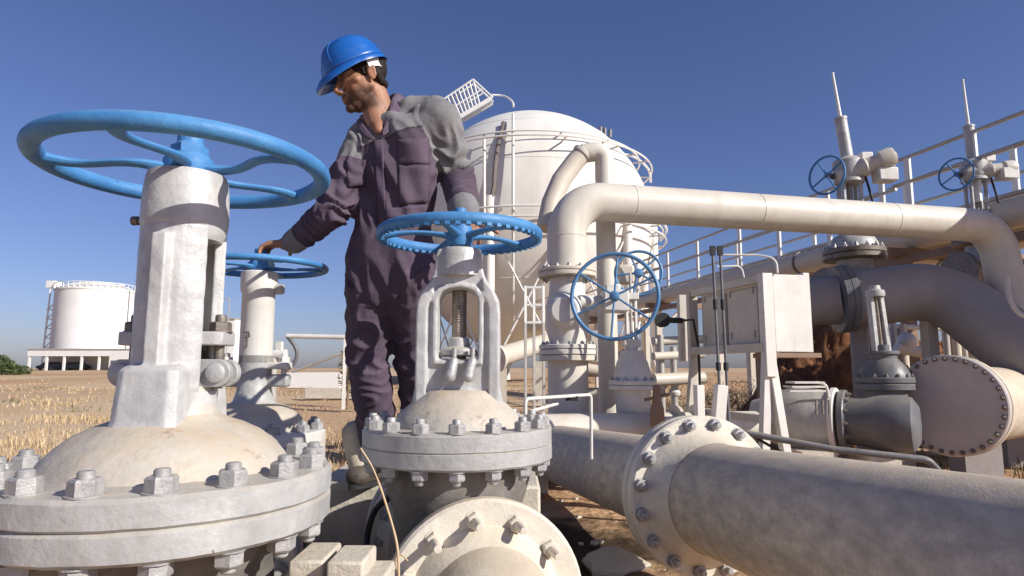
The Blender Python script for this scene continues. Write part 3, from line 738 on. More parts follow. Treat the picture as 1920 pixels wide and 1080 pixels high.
# bent tubing loops at the cabinet
tb = thing("impulse_tubing", "thin bent tubes looping over the top of the instrument cabinet", "tubing", (ca.x, ca.y, 0))
M().tube(fillet([P(1345, 478, 4.3), P(1420, 478, 4.25), P(1455, 484, 4.2), P(1458, 512, 4.2)], .07, 8), .007, 8).build("tube", railw, tb, world=True)
M().tube(fillet([P(1345, 500, 4.4), P(1390, 498, 4.4), P(1395, 520, 4.4)], .05, 8), .006, 8).build("tube", railw, tb, world=True)
for x0, x1, c_ in ((1336, 1352, "left"), (1350, 1366, "right")):
    a = P(x0, 470, 4.1); b_ = P(x1, 735, 4.0); b_.z = .0
    t2 = thing("vertical_tube", "thin dark vertical tube in front of the cabinet, the %s one of the pair" % c_, "tubing", (b_.x, b_.y, 0), "dark tubes standing before the cabinet")
    M().tube([a, (a + b_) / 2, b_], .009, 10).build("tube", darkp, t2, world=True)
    M().cyl(a.lerp(b_, .2), a.lerp(b_, .24), .014, 10).build('fitting', black, t2, world=True); M().cyl(a.lerp(b_, .45), a.lerp(b_, .48), .016, 10).build('fitting', black, t2, world=True)
    M().box(a, (.03, .03, .06)).build("fitting", black, t2, world=True)
# white low bracket stumps by the cabinet foot
for px_, w_, lab in ((1310, .05, "left and thinner of two white steel stubs at the cabinet's foot"), (1352, .07, "right and leaning one of two white steel stubs at the cabinet's foot")):
    a = P(px_, 722, 3.9); b_ = P(px_ + (-24 if px_ > 1330 else 0), 800, 3.9); b_.z = .05
    M_ = M().beam(b_, a, w_, .05); tag(M_.build("steel_stub", whitep, bevel=.004), lab, "bracket", "white steel stubs")

# conduit on the ground pipeline, behind it
t = thing("conduit", "thin dark conduit bent down at its end, behind the right foreground pipeline", "conduit", P(1600, 850, 3.3))
M().tube(fillet([P(1400, 812, 3.5), P(1560, 842, 3.35), P(1740, 862, 3.25), P(1762, 885, 3.25), P(1770, 930, 3.25)], .06, 6), .017, 12).build("conduit_pipe", darkp, t, world=True)
M().tube([P(1400, 812, 3.5), P(1470, 850, 3.45), P(1540, 905, 3.4)], .008, 10).build("cable", black, t, world=True)

# clutter seen between the round wheel and the cabinet
t = thing("small_manifold", "low cluster of pale pipes and stub valves on the ground left of the cabinet", "pipes", (P(1280, 690, 6.4).x, 6.4, 0))
for y_, Y_, r_ in ((640, 6.6, .045), (668, 6.3, .04), (712, 6.2, .06)): M().cyl(P(1225, y_, Y_), P(1318, y_ - 4, Y_ + .2), r_, 14).build("pipe", pipek, t, world=True)
for x_, yt in ((1238, 628), (1262, 650), (1300, 612)):
    a = P(x_, yt, 6.4); M().cyl((a.x, 6.4, 0), a, .032, 10).build("riser", rail, t, world=True)
    M().lathe([(0, 0), (.05, 0), (.06, .03), (.03, .08), (.05, .1), (0, .11)], (a.x, 6.4, a.z * .55), n=14).build("stub_valve", whitep, t, world=True)
for px_, Y_, s_, lab in ((1268, 9.0, .34, "dark dry shrub low behind the left cabinet legs"), (1345, 9.6, .42, "brown dry shrub seen behind the two dark tubes"), (1408, 8.8, .36, "brown dry shrub seen just left of the cabinet's front leg")):
    q = P(px_, 700, Y_); sh = thing("dry_shrub", lab, "shrub", (q.x, Y_, 0), "dry shrubs behind the cabinet")
    m_ = M()
    for k in range(5):
        cx, cy = random.uniform(-.35, .35), random.uniform(-.2, .2)
        for _ in range(260):
            u = Vector((random.gauss(0, .16), random.gauss(0, .14), abs(random.gauss(.35, .22)) * s_ * 2)); p_ = Vector((cx, cy, 0)) + u
            dd_ = Vector((random.gauss(0, .05), random.gauss(0, .05), .06)); o = len(m_.v); m_.v += [p_, p_ + Vector((.008, 0, 0)), p_ + dd_]; m_.f.append((o, o + 1, o + 2))
    m_.build("foliage", shrubm, sh, smooth=0)
    M().cyl((0, 0, -.05), (0, 0, .4 * s_), .02, 6).build("stem", brownst, sh)
# ------------------------------------------------------------------ dirt mound
def mound(c, rx, ry, h, lab=None):
    m = M(); n = 110
    for j in range(n + 1):
        for i in range(n + 1):
            x = -1 + 2 * i / n; y = -1 + 2 * j / n; r = min(1, math.hypot(x, y))
            z = h * (.5 + .5 * math.cos(math.pi * r)) ** .8
            p_ = Vector((c[0] + x * rx, c[1] + y * ry, z - .1))
            d_ = noise.noise(p_ * 1.6) * .28 + noise.noise(p_ * 4) * .15 + noise.noise(p_ * 11) * .08 + noise.noise(p_ * 25) * .06
            p_.z += d_ * (1 - r) * h; p_ += noise.noise_vector(p_ * 7) * .05 * (1 - r); m.v.append(p_)
    for j in range(n):
        for i in range(n): a = j * (n + 1) + i; m.f.append((a, a + 1, a + n + 2, a + n + 1))
    return m
dirt = mat("red earth", (.12, .05, .028), (.30, .15, .08), 5, .95, 0, 1.0, 18, spec=.05)
q = P(1572, 690, 8.4)
tag(mound((q.x, q.y), 1.75, 1.2, 1.62).build("dirt_mound", dirt, smooth=60), kind="structure")
q = P(1740, 690, 13)
tag(mound((q.x, q.y), 3.5, 1.6, 1.35).build("earth_bank", dirt, smooth=60), kind="structure")

# ------------------------------------------------------------------ dark gate valve and cap in the right middle ground
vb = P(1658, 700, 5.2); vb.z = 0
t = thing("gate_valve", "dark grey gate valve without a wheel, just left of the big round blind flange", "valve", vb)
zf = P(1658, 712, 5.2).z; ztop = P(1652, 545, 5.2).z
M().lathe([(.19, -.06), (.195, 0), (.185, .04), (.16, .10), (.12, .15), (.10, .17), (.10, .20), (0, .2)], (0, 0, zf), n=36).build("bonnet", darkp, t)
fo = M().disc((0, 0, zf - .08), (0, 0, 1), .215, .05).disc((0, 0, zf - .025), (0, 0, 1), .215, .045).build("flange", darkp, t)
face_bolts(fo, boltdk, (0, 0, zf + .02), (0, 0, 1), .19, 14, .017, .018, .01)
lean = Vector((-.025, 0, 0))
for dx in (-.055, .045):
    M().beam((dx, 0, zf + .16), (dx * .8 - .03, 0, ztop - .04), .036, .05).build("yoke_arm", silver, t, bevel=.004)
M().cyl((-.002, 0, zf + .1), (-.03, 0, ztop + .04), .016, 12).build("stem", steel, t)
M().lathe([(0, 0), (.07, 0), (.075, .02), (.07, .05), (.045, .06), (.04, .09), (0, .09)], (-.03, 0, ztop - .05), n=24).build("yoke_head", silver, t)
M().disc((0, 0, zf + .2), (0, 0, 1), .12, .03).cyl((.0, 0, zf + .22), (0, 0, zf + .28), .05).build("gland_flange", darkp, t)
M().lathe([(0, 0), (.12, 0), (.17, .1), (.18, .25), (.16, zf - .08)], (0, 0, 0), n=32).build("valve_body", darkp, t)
# pipe spool with rounded dark cap in front of it
c0 = P(1578, 790, 4.9); c1 = P(1650, 788, 4.75)
dd = (c1 - c0); dd.z = 0; dd.normalize(); c1.z = c0.z
t = thing("dark_spool", "dark grey pipe spool with a flange, between the white strainer and the blind flange", "pipe", (c0.x, c0.y, 0))
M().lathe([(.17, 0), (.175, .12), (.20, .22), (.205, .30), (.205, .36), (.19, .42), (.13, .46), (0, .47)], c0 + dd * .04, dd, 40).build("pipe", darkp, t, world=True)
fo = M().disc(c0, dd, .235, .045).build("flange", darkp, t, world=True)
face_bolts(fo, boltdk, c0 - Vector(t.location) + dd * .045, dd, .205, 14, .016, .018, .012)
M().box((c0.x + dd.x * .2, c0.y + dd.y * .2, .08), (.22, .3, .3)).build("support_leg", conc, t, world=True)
# white strainer body left of it
s0 = c0 - dd * .02
t = thing("strainer", "fat white strainer body with a top bracket, under the right side of the instrument cabinet", "strainer", (s0.x - .25, s0.y, 0))
M().lathe([(.245, 0), (.245, .03), (.225, .035), (.235, .12), (.245, .24), (.235, .36), (.20, .46), (.17, .52), (.14, .62)], s0, -dd, 48).build("strainer_body", silver, t, world=True)
fo = M().disc(s0, -dd, .25, .04).build("flange", whitep, t, world=True)
for k, zz in enumerate((.27, .31)):
    pass
tp = P(1505, 725, 4.75)
for k in range(3):
    M().box(tp + ZZ * (.03 * k - .03) + EU * (.01 * k), (.26 - .02 * k, .16, .014)).build("bracket_plate", whitep, t, world=True, bevel=.002)
for k in range(3):
    a = P(1530 + 12 * k, 750, 4.62); M().beam(a, a - ZZ * .10, .012, .012).build("bracket_rib", boltdk, t, world=True)
M().tube(fillet([tp + EU * .12 + ZZ * .03, tp + EU * .2 + ZZ * .02, tp + EU * .24 - ZZ * .2], .05, 6), .010, 8).build("handle", whitep, t, world=True)
M().box((s0.x - .25, s0.y - .05, .1), (.25, .3, .3)).build("support_leg", conc, t, world=True)

# big blind flange closing a vessel
bc = P(1778, 760, 5.0); n_ = Vector((-.78, -.62, .02)).normalized()
t = thing("capped_vessel", "large round blind flange closing a cream vessel at the right edge, its face in shade", "vessel", (bc.x, bc.y, 0))
bf = M().lathe([(0, 0), (.378, 0), (.386, .008), (.386, .06), (.378, .068), (.0, .068)], bc, -n_, 96).build("blind_flange", capf, t, world=True)
face_bolts(bf, boltdk, bc - Vector(t.location), n_, .357, 32, .017, .018, .014)
M().lathe([(.378, 0), (.388, .006), (.388, .07), (.378, .08), (.34, .085), (.325, .12)], bc - n_ * .075, -n_, 96).build("flange", dustyf, t, world=True)
M().cyl(bc - n_ * .12, bc - n_ * 2.4, .315, 64).build("vessel_shell", dustyf, t, world=True)
M().torus(bc - n_ * .30, .318, .012, n_, 64, 8).build("weld_seam", dustyf, t, world=True)
for k in (.5, 1.6): 
    q = bc - n_ * k; M().box((q.x, q.y, .08), (.3, .2, .34)).build("saddle", pipedk, t, world=True)

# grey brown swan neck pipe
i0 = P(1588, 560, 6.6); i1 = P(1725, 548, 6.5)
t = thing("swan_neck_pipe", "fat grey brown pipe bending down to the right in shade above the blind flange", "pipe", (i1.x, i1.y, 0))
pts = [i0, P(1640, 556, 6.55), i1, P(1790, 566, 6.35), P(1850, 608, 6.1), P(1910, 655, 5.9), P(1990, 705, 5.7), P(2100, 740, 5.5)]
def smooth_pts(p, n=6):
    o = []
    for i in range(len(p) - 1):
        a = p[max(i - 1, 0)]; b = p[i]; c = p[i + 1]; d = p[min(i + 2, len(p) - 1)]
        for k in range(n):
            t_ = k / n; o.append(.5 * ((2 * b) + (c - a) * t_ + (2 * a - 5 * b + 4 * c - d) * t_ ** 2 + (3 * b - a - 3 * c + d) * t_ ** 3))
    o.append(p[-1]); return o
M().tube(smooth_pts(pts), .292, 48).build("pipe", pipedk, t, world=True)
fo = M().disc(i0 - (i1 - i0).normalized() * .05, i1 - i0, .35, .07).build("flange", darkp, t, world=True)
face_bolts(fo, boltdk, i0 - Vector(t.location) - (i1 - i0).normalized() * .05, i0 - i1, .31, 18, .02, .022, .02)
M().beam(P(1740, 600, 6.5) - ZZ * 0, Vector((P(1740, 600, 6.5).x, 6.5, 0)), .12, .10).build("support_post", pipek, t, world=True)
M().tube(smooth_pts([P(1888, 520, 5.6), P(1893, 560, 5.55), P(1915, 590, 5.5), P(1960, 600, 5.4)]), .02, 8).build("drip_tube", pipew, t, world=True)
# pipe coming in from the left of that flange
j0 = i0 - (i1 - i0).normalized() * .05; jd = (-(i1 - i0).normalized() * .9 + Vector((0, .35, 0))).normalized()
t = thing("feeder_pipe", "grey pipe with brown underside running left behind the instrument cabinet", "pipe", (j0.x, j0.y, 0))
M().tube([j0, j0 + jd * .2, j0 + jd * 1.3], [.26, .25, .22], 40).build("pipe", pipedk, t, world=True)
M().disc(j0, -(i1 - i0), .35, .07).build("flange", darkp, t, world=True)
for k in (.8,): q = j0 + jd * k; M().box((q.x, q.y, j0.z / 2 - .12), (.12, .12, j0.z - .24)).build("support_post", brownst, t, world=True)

# ------------------------------------------------------------------ motor operated valves
def motor_valve(px, pyf, Y, s, label, lean, wheel=True):
    b = P(px, pyf, Y); z0 = b.z; b.z = 0
    t = thing("motor_valve", label, "valve", b, "motor operated valves with tall stem covers")
    k = s
    M().lathe([(0, 0), (.22 * k, 0), (.25 * k, .1 * k), (.25 * k, .28 * k), (.2 * k, .4 * k), (.17 * k, .5 * k), (.17 * k, .56 * k), (0, .56 * k)], (0, 0, z0 - .62 * k), n=36).build("valve_body", silver, t)
    fo = M().disc((0, 0, z0 - .055 * k), (0, 0, 1), .30 * k, .05 * k).disc((0, 0, z0), (0, 0, 1), .30 * k, .05 * k).build("flange", boltdk, t)
    face_bolts(fo, silver_bolt, (0, 0, z0 + .05 * k), (0, 0, 1), .265 * k, 16, .022 * k, .028 * k, .02 * k)
    M().lathe([(.24 * k, 0), (.235 * k, .06 * k), (.2 * k, .13 * k), (.12 * k, .18 * k), (.1 * k, .22 * k), (0, .22 * k)], (0, 0, z0 + .045 * k), n=36).build("bonnet", silver, t)
    za = z0 + .82 * k
    for dx, dy in ((-.09, -.05), (.09, -.05), (-.09, .05), (.09, .05)):
        M().cyl((dx * k + lean * 0, dy * k, z0 + .2 * k), (dx * k, dy * k, za - .05 * k), .022 * k, 12).build("yoke_post", silver, t)
    M().cyl((0, 0, z0 + .1 * k), (0, 0, za), .03 * k).build("stem", steel, t)
    M().disc((0, 0, za - .06 * k), (0, 0, 1), .15 * k, .04 * k).lathe([(0, 0), (.13 * k, 0), (.15 * k, .04 * k), (.15 * k, .2 * k), (.1 * k, .24 * k), (0, .24 * k)], (0, 0, za - .02 * k), n=28).build("gearbox", silver, t)
    ad = (EU * .75 - DV * .55 + ZZ * .30).normalized() if wheel else (EU * .9 - DV * .4 + ZZ * .05).normalized()
    a0 = Vector((0, -.06 * k, za + .05 * k)) - ad * .15 * k
    M().lathe([(0, 0), (.085 * k, 0), (.09 * k, .02), (.09 * k, .24 * k), (.105 * k, .26 * k), (.105 * k, .29 * k), (.08 * k, .31 * k), (.08 * k, .42 * k), (.10 * k, .44 * k), (.10 * k, .54 * k), (.085 * k, .57 * k), (.04 * k, .575 * k), (.035 * k, .59 * k), (0, .59 * k)], a0, ad, 28).build("motor", cabw, t)
    M().box(Vector((.30 * k, -.14 * k, za - .01 * k)), (.20 * k, .16 * k, .14 * k)).build("terminal_box", whitep, t, bevel=.015)
    M().box(Vector((.16 * k, -.05 * k, za + .22 * k)), (.12 * k, .1 * k, .08 * k)).build('switch_box', whitep, t, bevel=.01)
    m0 = Vector((0, 0, za + .2 * k)); md = Vector((lean, 0, 1)).normalized()
    M().lathe([(0, 0), (.062 * k, 0), (.060 * k, .44 * k), (.066 * k, .445 * k), (.066 * k, .47 * k), (.03 * k, .48 * k), (0, .48 * k)], m0, md, 20).build("stem_cover", silver, t)
    M().cyl(m0 + md * .46 * k, m0 + md * (.46 + (.50 if wheel else .62)) * k, .02 * k, 10, .012 * k).ell(m0 + md * (.97 if wheel else 1.08) * k, (.016 * k,) * 3, None, 8, 6).build("indicator_rod", railw, t)
    c = Vector((-.24 * k, -.02, za + .03 * k)); ax = (EU * -.95 - DV * .3).normalized()
    h = M().torus(c, .20 * k, .012 * k, ax, 40, 8).build("handwheel", blue, t)
    F = frame(ax)
    for i in range(4):
        a = i * math.pi / 2 + .5; M().cyl(c, c + F @ Vector((.2 * k * math.cos(a), .2 * k * math.sin(a), 0)), .009 * k, 8).build("spoke", blue, h)
    M().cyl(c, c - ax * .18 * k, .03 * k, 12).build("shaft", darkp, t)
    M().tube([(.12 * k, -.1 * k, za), (.16 * k, -.12 * k, za - .25 * k), (.2 * k, -.1 * k, za - .42 * k), (.12 * k, -.12 * k, za - .6 * k)], .012 * k, 8).build("cable", black, t)
    M().cyl((0, 0, 0), (0, 0, max(.1, z0 - .6 * k)), .09 * k).build("support_post", pipedk, t)
    # side flanges of the body, along u
    for sg in (-1, 1):
        f_ = M().disc(EU * sg * .34 * k + ZZ * (z0 - .42 * k), EU * sg, .27 * k, .05 * k).cyl(EU * sg * .0 + ZZ * (z0 - .42 * k), EU * sg * .34 * k + ZZ * (z0 - .42 * k), .19 * k, 28).build("side_flange", boltdk, t)
        face_bolts(f_, silver_bolt, EU * sg * .34 * k + ZZ * (z0 - .42 * k), EU * -sg, .235 * k, 14, .02 * k, .022 * k, .02 * k)
    return t
motor_valve(1601, 478, 6.9, 1.05, "nearer motor operated valve, its leaning stem cover rising above the overhead pipe", -.10)
motor_valve(1838, 452, 8.6, 1.1, "farther motor operated valve, behind the right elbow of the overhead pipe and the railing", -.03, wheel=False)

# ------------------------------------------------------------------ pipe rack: elevated pipe and walkway
UK = 8.5
def K(u, v, z): return UV(u, v, z)
zk = 2.93
t = thing("elevated_pipe", "long tan pipe on a rack sloping away behind the right side, beneath the walkway rails", "pipe", UV(UK, 12, 0))
M().cyl(K(UK, 2.5, zk), K(UK, 34, zk), .215, 36).build("pipe", pipek, t, world=True)
for v in (5.2, 11, 17, 25):
    M().torus(K(UK, v, zk), .215, .03, DV, 36, 8).build("clamp_band", boltdk, t, world=True)
t = thing("elevated_pipe", "second thicker tan pipe on the rack, beyond the first, at the right edge", "pipe", UV(9.6, 12, 0))
M().cyl(K(9.7, 3.0, zk + .02), K(9.7, 12, zk + .02), .30, 36).build("pipe", pipek, t, world=True)
t = thing("pipe_rack", "brown steel rack of posts and arched braces carrying the tan pipes", "pipe rack", UV(UK, 8, 0))
for v in (5.2, 8.3, 12.5, 17, 22, 27):
    for u in (UK - .25, 10.2): M().beam(K(u, v, 0), K(u, v, zk - .35), .16, .16).build("post", brownst if v < 12 else pipek, t, world=True)
    M().beam(K(UK - .6, v, zk - .29), K(10.6, v, zk - .29), .16, .14).build("cross_beam", brownst, t, world=True)
    M().beam(K(UK - .25, v, zk - 1.0), K(UK + .55, v, zk - .35), .07, .07).build("brace", pipek, t, world=True)
M().beam(K(UK - .3, 3, zk - .40), K(UK - .3, 28, zk - .40), .10, .12).build("long_beam", brownst, t, world=True)
t = thing("walkway", "raised walkway with white posts and grey rails receding beside the tan pipe", "walkway", UV(UK, 10, 0))
M().box(K(UK + .55, 15, zk + .28), (1.0, 24, .05), Matrix((EU, DV, ZZ)).transposed()).build("deck", rail, t, world=True)
def railing(u, v0, v1, posts, hook=False, zb_=.18, top=1.27):
    for h in (top, top * .67): M().cyl(K(u, v0, zk + h), K(u, v1, zk + h), .028, 10).build("rail", rail, t, world=True)
    for v in posts: M().beam(K(u, v, zk + zb_), K(u, v, zk + top), .10, .04, up=tuple(EU)).build("post", railw, t, world=True)
M().box(K(7.25, 3.4, zk), (1.7, 2.3, .06), Matrix((EU, DV, ZZ)).transposed()).build('shade_slab', rail, t, world=True)  # unseen slab on posts, added to cast shade on the swan neck pipe
for u_ in (6.5, 8.0):
    for v_ in (2.4, 4.4): M().beam(K(u_, v_, 0), K(u_, v_, zk - .03), .12, .12).build('shade_slab_post', brownst, t, world=True)
railing(UK, 8.6, 34, (18.9, 16.8, 15.1, 13.15, 11.7, 10.2, 8.9, 21, 24, 28))
railing(UK - .35, 3.2, 8.3, (8.0, 6.9, 5.9, 4.8), top=1.17)
M().tube([K(UK - .35, 8.3, zk + 1.17), K(UK - .35, 8.42, zk + 1.15), K(UK - .35, 8.44, zk + 1.04)], .028, 10).build("rail_end", rail, t, world=True)
railing(UK + 1.1, 6.0, 24, (7.5, 9.5, 12, 15, 19, 23))

# ------------------------------------------------------------------ spherical tank
SC = P(995, 440, 38); SR = 7.25
t = thing("sphere_tank", "giant white spherical storage tank with ring pipes and a stair on top, behind the worker", "tank", (SC.x, SC.y, 0))
sc = Vector((0, 0, SC.z))
M().ell(sc, (SR, SR, SR), None, 96, 64).build("tank_shell", tankw, t)
for i in range(12):
    a = 2 * math.pi * (i + .4) / 12; c = Vector((SR * 1.0 * math.cos(a), SR * 1.0 * math.sin(a), 0))
    M().cyl(c, c + ZZ * (SC.z + .5), .26, 16).build("column", tankw, t)
    b = 2 * math.pi * (i + 1.4) / 12; c2 = Vector((SR * math.cos(b), SR * math.sin(b), 0))
    M().cyl(c + ZZ * .5, c2 + ZZ * (SC.z - 1), .05, 8).cyl(c2 + ZZ * .5, c + ZZ * (SC.z - 1), .05, 8).build("brace", railw, t)
def ringp(z, rad, r=.07):
    M().torus(sc + ZZ * z, rad, r * .75, (0, 0, 1), 96, 6).build("ring_pipe", railw, t)
    for i in range(14):
        a = 2 * math.pi * i / 14; u = Vector((math.cos(a), math.sin(a), 0)); rs = math.sqrt(max(SR ** 2 - z * z, 0))
        M().cyl(sc + ZZ * z + u * rad, sc + ZZ * z + u * (rs - .1), .05, 6).build("bracket", rail, t)
for z in (-3.5, -.0, 2.6, 5.4): M().torus(sc + ZZ * z, math.sqrt(SR ** 2 - z * z), .022, (0, 0, 1), 96, 6).build('weld_seam', tankw, t)
for z, d in ((4.05, .55), (3.55, .95), (-.2, .55), (-.75, .75)): ringp(z, math.sqrt(SR ** 2 - z * z) + d)
for px_, y0, y1 in ((962, 196, 600), (908, 255, 600)):
    a0 = []
    for k in range(24):
        y = y0 + (y1 - y0) * k / 23; q = P(px_, y, 30); 
        # slide onto the shell
        d_ = (q - Vector((0, 0, CH))).normalized(); o_ = Vector((0, 0, CH)) - Vector((SC.x, SC.y, SC.z)); bb = o_.dot(d_); disc = bb * bb - (o_.length_squared - (SR + .35) ** 2)
        if disc > 0: a0.append(Vector((0, 0, CH)) + d_ * (-bb - math.sqrt(disc)))
    M().tube(a0, .075, 8).build("riser_pipe", whitep, t, world=True)
a0 = []
for x, y in ((948, 190), (944, 230), (934, 270), (928, 310), (926, 350), (918, 385)):
    d_ = (P(x, y, 30) - Vector((0, 0, CH))).normalized(); o_ = Vector((0, 0, CH)) - Vector((SC.x, SC.y, SC.z)); bb = o_.dot(d_); disc = bb * bb - (o_.length_squared - (SR + .12) ** 2)
    if disc > 0: a0.append(Vector((0, 0, CH)) + d_ * (-bb - math.sqrt(disc)))
M().tube(a0, .11, 8).build("cable_tray", boltdk, t, world=True)
# stair on top, left, and small pipe fittings
s0_ = P(848, 222, 37); s1_ = P(925, 180, 37); s2 = P(858, 185, 37); 
tr = M()
st_a = P(852, 226, 36.5); st_b = P(922, 185, 36.5); up_ = 1.25
stair = M().beam(st_a, st_b, .2, .25).beam(st_a + Vector((0, .6, 0)), st_b + Vector((0, .6, 0)), .2, .25)
for k in range(10): 
    c = st_a.lerp(st_b, (k + .5) / 10) + Vector((0, .3, 0)); stair.box(c, (.22, .6, .05))
so_ = stair.build("stair", railw, t, world=True)
hr_b = P(887, 149, 36.5); hr_a = P(832, 186, 36.5)
for dy in (0, .6):
    hr = M().cyl(hr_a + Vector((0, dy, 0)), hr_b + Vector((0, dy, 0)), .06, 6).cyl(hr_b + Vector((0, dy, 0)), P(924, 183, 36.5) + Vector((0, dy, 0)), .06, 6)
    hr.cyl(hr_a.lerp(st_a, .5) + Vector((0, dy, 0)), hr_b.lerp(st_b, .5) + Vector((0, dy, 0)), .05, 6)
    for k in range(9): hr.cyl(hr_a.lerp(hr_b, k / 8) + Vector((0, dy, 0)), st_a.lerp(P(900, 198, 36.5), k / 8) + Vector((0, dy, 0)), .05, 6)
    hr.build("handrail", railw, so_, world=True)
M().tube(smooth_pts([P(922, 178, 37), P(945, 180, 37), P(960, 190, 36), P(963, 200, 35)]), .06, 8).build("vent_pipe", railw, t, world=True)
for dx in (0, 8, 18):
    M().cyl(P(1126 + dx, 252 + dx * .3, 38), P(1126 + dx, 238 + dx * .3, 38), .11, 8).build("nozzle", darkp, t, world=True)
# looped ends of the sprinkler rings seen beyond the right edge
M().tube(smooth_pts([P(1150, 285, 36), P(1190, 295, 36), P(1216, 318, 36.5), P(1220, 342, 37)]), .07, 8).build("ring_pipe", railw, t, world=True)
M().tube(smooth_pts([P(1180, 400, 35), P(1228, 408, 36), P(1250, 430, 36.5), P(1238, 452, 37)]), .07, 8).build("ring_pipe", railw, t, world=True)

# ladder frame and pipes below the sphere
q = P(1000, 690, 13)
t = thing("access_ladder", "narrow white guard frame on thin posts, just left of the gear valve", "ladder", (q.x, q.y, 0))
xs = [P(x, 600, 13).x for x in (985, 1002, 1019)]; zt_ = P(1000, 536, 13).z
for i, x in enumerate(xs):
    M().beam((x, 13 + .3 * (i == 1), zt_ - .75), (x, 13 + .3 * (i == 1), zt_), .05, .05).build("stile", railw, t, world=True); M().beam((x, 13 + .3 * (i == 1), .0), (x, 13 + .3 * (i == 1), zt_ - .75), .05, .05).build("post", rail, t, world=True)
for k in range(3): M().beam((xs[0], 13, zt_ - .03 - k * .36), (xs[2], 13, zt_ - .03 - k * .36), .045, .045).build("rung", railw, t, world=True)
t = thing("ground_pipe", "grey pipe on the ground in the shade beneath the sphere tank", "pipe", (P(960, 680, 15).x, 15, 0))
M().cyl(P(925, 672, 14), P(1030, 640, 16), .22, 20).build("pipe", pipek, t, world=True)
M().disc(P(925, 672, 14), P(1030, 640, 16) - P(925, 672, 14), .33, .08).build("flange", pipew, t, world=True)
for x in (940, 1010): q = P(x, 690, 14.8); M().box((q.x, q.y, .5), (.25, .25, 1.0)).build("support_leg", conc, t, world=True)
t = thing("pump_skid", "low jumble of brown boxes and pipes on the ground right of the pedestal pipe", "equipment", (P(1140, 690, 8).x, 8, 0))
M().box(P(1128, 668, 8), (.5, .5, .5)).build("casing", brownst, t, world=True, bevel=.02)
M().box(P(1118, 650, 7.4), (.14, .1, .36)).build("control_box", pipek, t, world=True, bevel=.01)
M().cyl(P(1085, 690, 7.6), P(1150, 700, 7.6), .07, 16).build("pipe", pipek, t, world=True)
M().box((P(1128, 668, 8).x, 8, .3), (.6, .6, .6)).build("skid_base", conc, t, world=True)
# far right clutter beyond the mound
for px_, w_, h_, Y, lab in ((1600, 3.2, 1.5, 30, "low pale shed seen under the swan neck pipe"), (1480, 2.4, 1.2, 34, "small pale shed beyond the cabinet legs")):
    q = P(px_, 690, Y); t = thing("shed", lab, "shed", (q.x, q.y, 0), "far pale sheds")
    M().box((q.x, q.y, h_ / 2), (w_, 2, h_)).build("wall", far, t, world=True)
    M().box((q.x, q.y, h_ + .06), (w_ + .3, 2.3, .12)).build("roof", rail, t, world=True)
t = thing("pipe_manifold", "cluster of thin pale pipes and a small round valve seen under the swan neck pipe", "pipes", (P(1700, 690, 9).x, 9, 0))
for k, x in enumerate((1672, 1690, 1772, 1788, 1803, 1822, 1842)):
    a = P(x, 600 + (k % 3) * 8, 9.5); M().cyl((a.x, a.y, 0), a, .05 + .02 * (k % 2), 10).build("pipe", pipek if k % 2 else rail, t, world=True)
M().cyl(P(1660, 612, 9.5), P(1850, 618, 9.5), .04, 10).build("cross_pipe", railw, t, world=True)
M().ell(P(1700, 640, 9.2), (.13, .13, .13)).cyl(P(1680, 652, 9.2), P(1725, 660, 9.2), .08).build("valve_body", whitep, t, world=True)

# ------------------------------------------------------------------ distance on the left
TY = 120
tb_ = P(173, 660, TY); tt = P(173, 548, TY); TR = 66 / FPX * TY
t = thing("storage_tank", "distant white cylindrical storage tank with a shallow domed roof and side stair tower", "tank", (tb_.x, TY, 0))
zs = P(173, 549, TY).z
M().cyl((0, 0, 0), (0, 0, zs), TR, 72).build("tank_shell", far, t)
M().lathe([(TR + .1, 0), (TR + .1, .25), (TR * .8, 1.15), (TR * .45, 1.75), (0, 2.0)], (0, 0, zs), n=72).build("roof", tankw, t)
rl = M().torus((0, 0, zs + 1.35), TR, .07, (0, 0, 1), 64, 6)
for i in range(40):
    a = 2 * math.pi * i / 40; c = Vector((TR * math.cos(a), TR * math.sin(a), zs)); rl.cyl(c, c + ZZ * 1.35, .06, 5)
rl.build("railing", railw, t)
tw = M(); x0 = P(88, 600, TY - 3).x - tb_.x; x1 = P(103, 600, TY - 3).x - tb_.x
for x in (x0, x1):
    for y in (-3.4, -1.8): tw.beam((x + 0, y, 0), (x + .5, y, zs + 1.2), .22, .22)
for k in range(7): tw.box(((x0 + x1) / 2 + .3, -2.6, 1 + k * 1.75), (x1 - x0 + .5, 1.9, .14)); tw.beam((x0 + .2, -3.3, 1 + k * 1.75), (x1 + .3, -3.3, 2.6 + k * 1.75), .14, .14)
tw.box((x0 + .4, -2.6, zs + 1.2), (1.6, 1.8, 1.3)).build("stair_tower", railw, t)
M().cyl((TR + .35, -1, 0), (TR + .35, -1, zs + .4), .14, 8).tube([(TR + .35, -1, zs + .4), (TR * .7, -1, zs + 1.6)], .14, 6).build("downpipe", far, t)
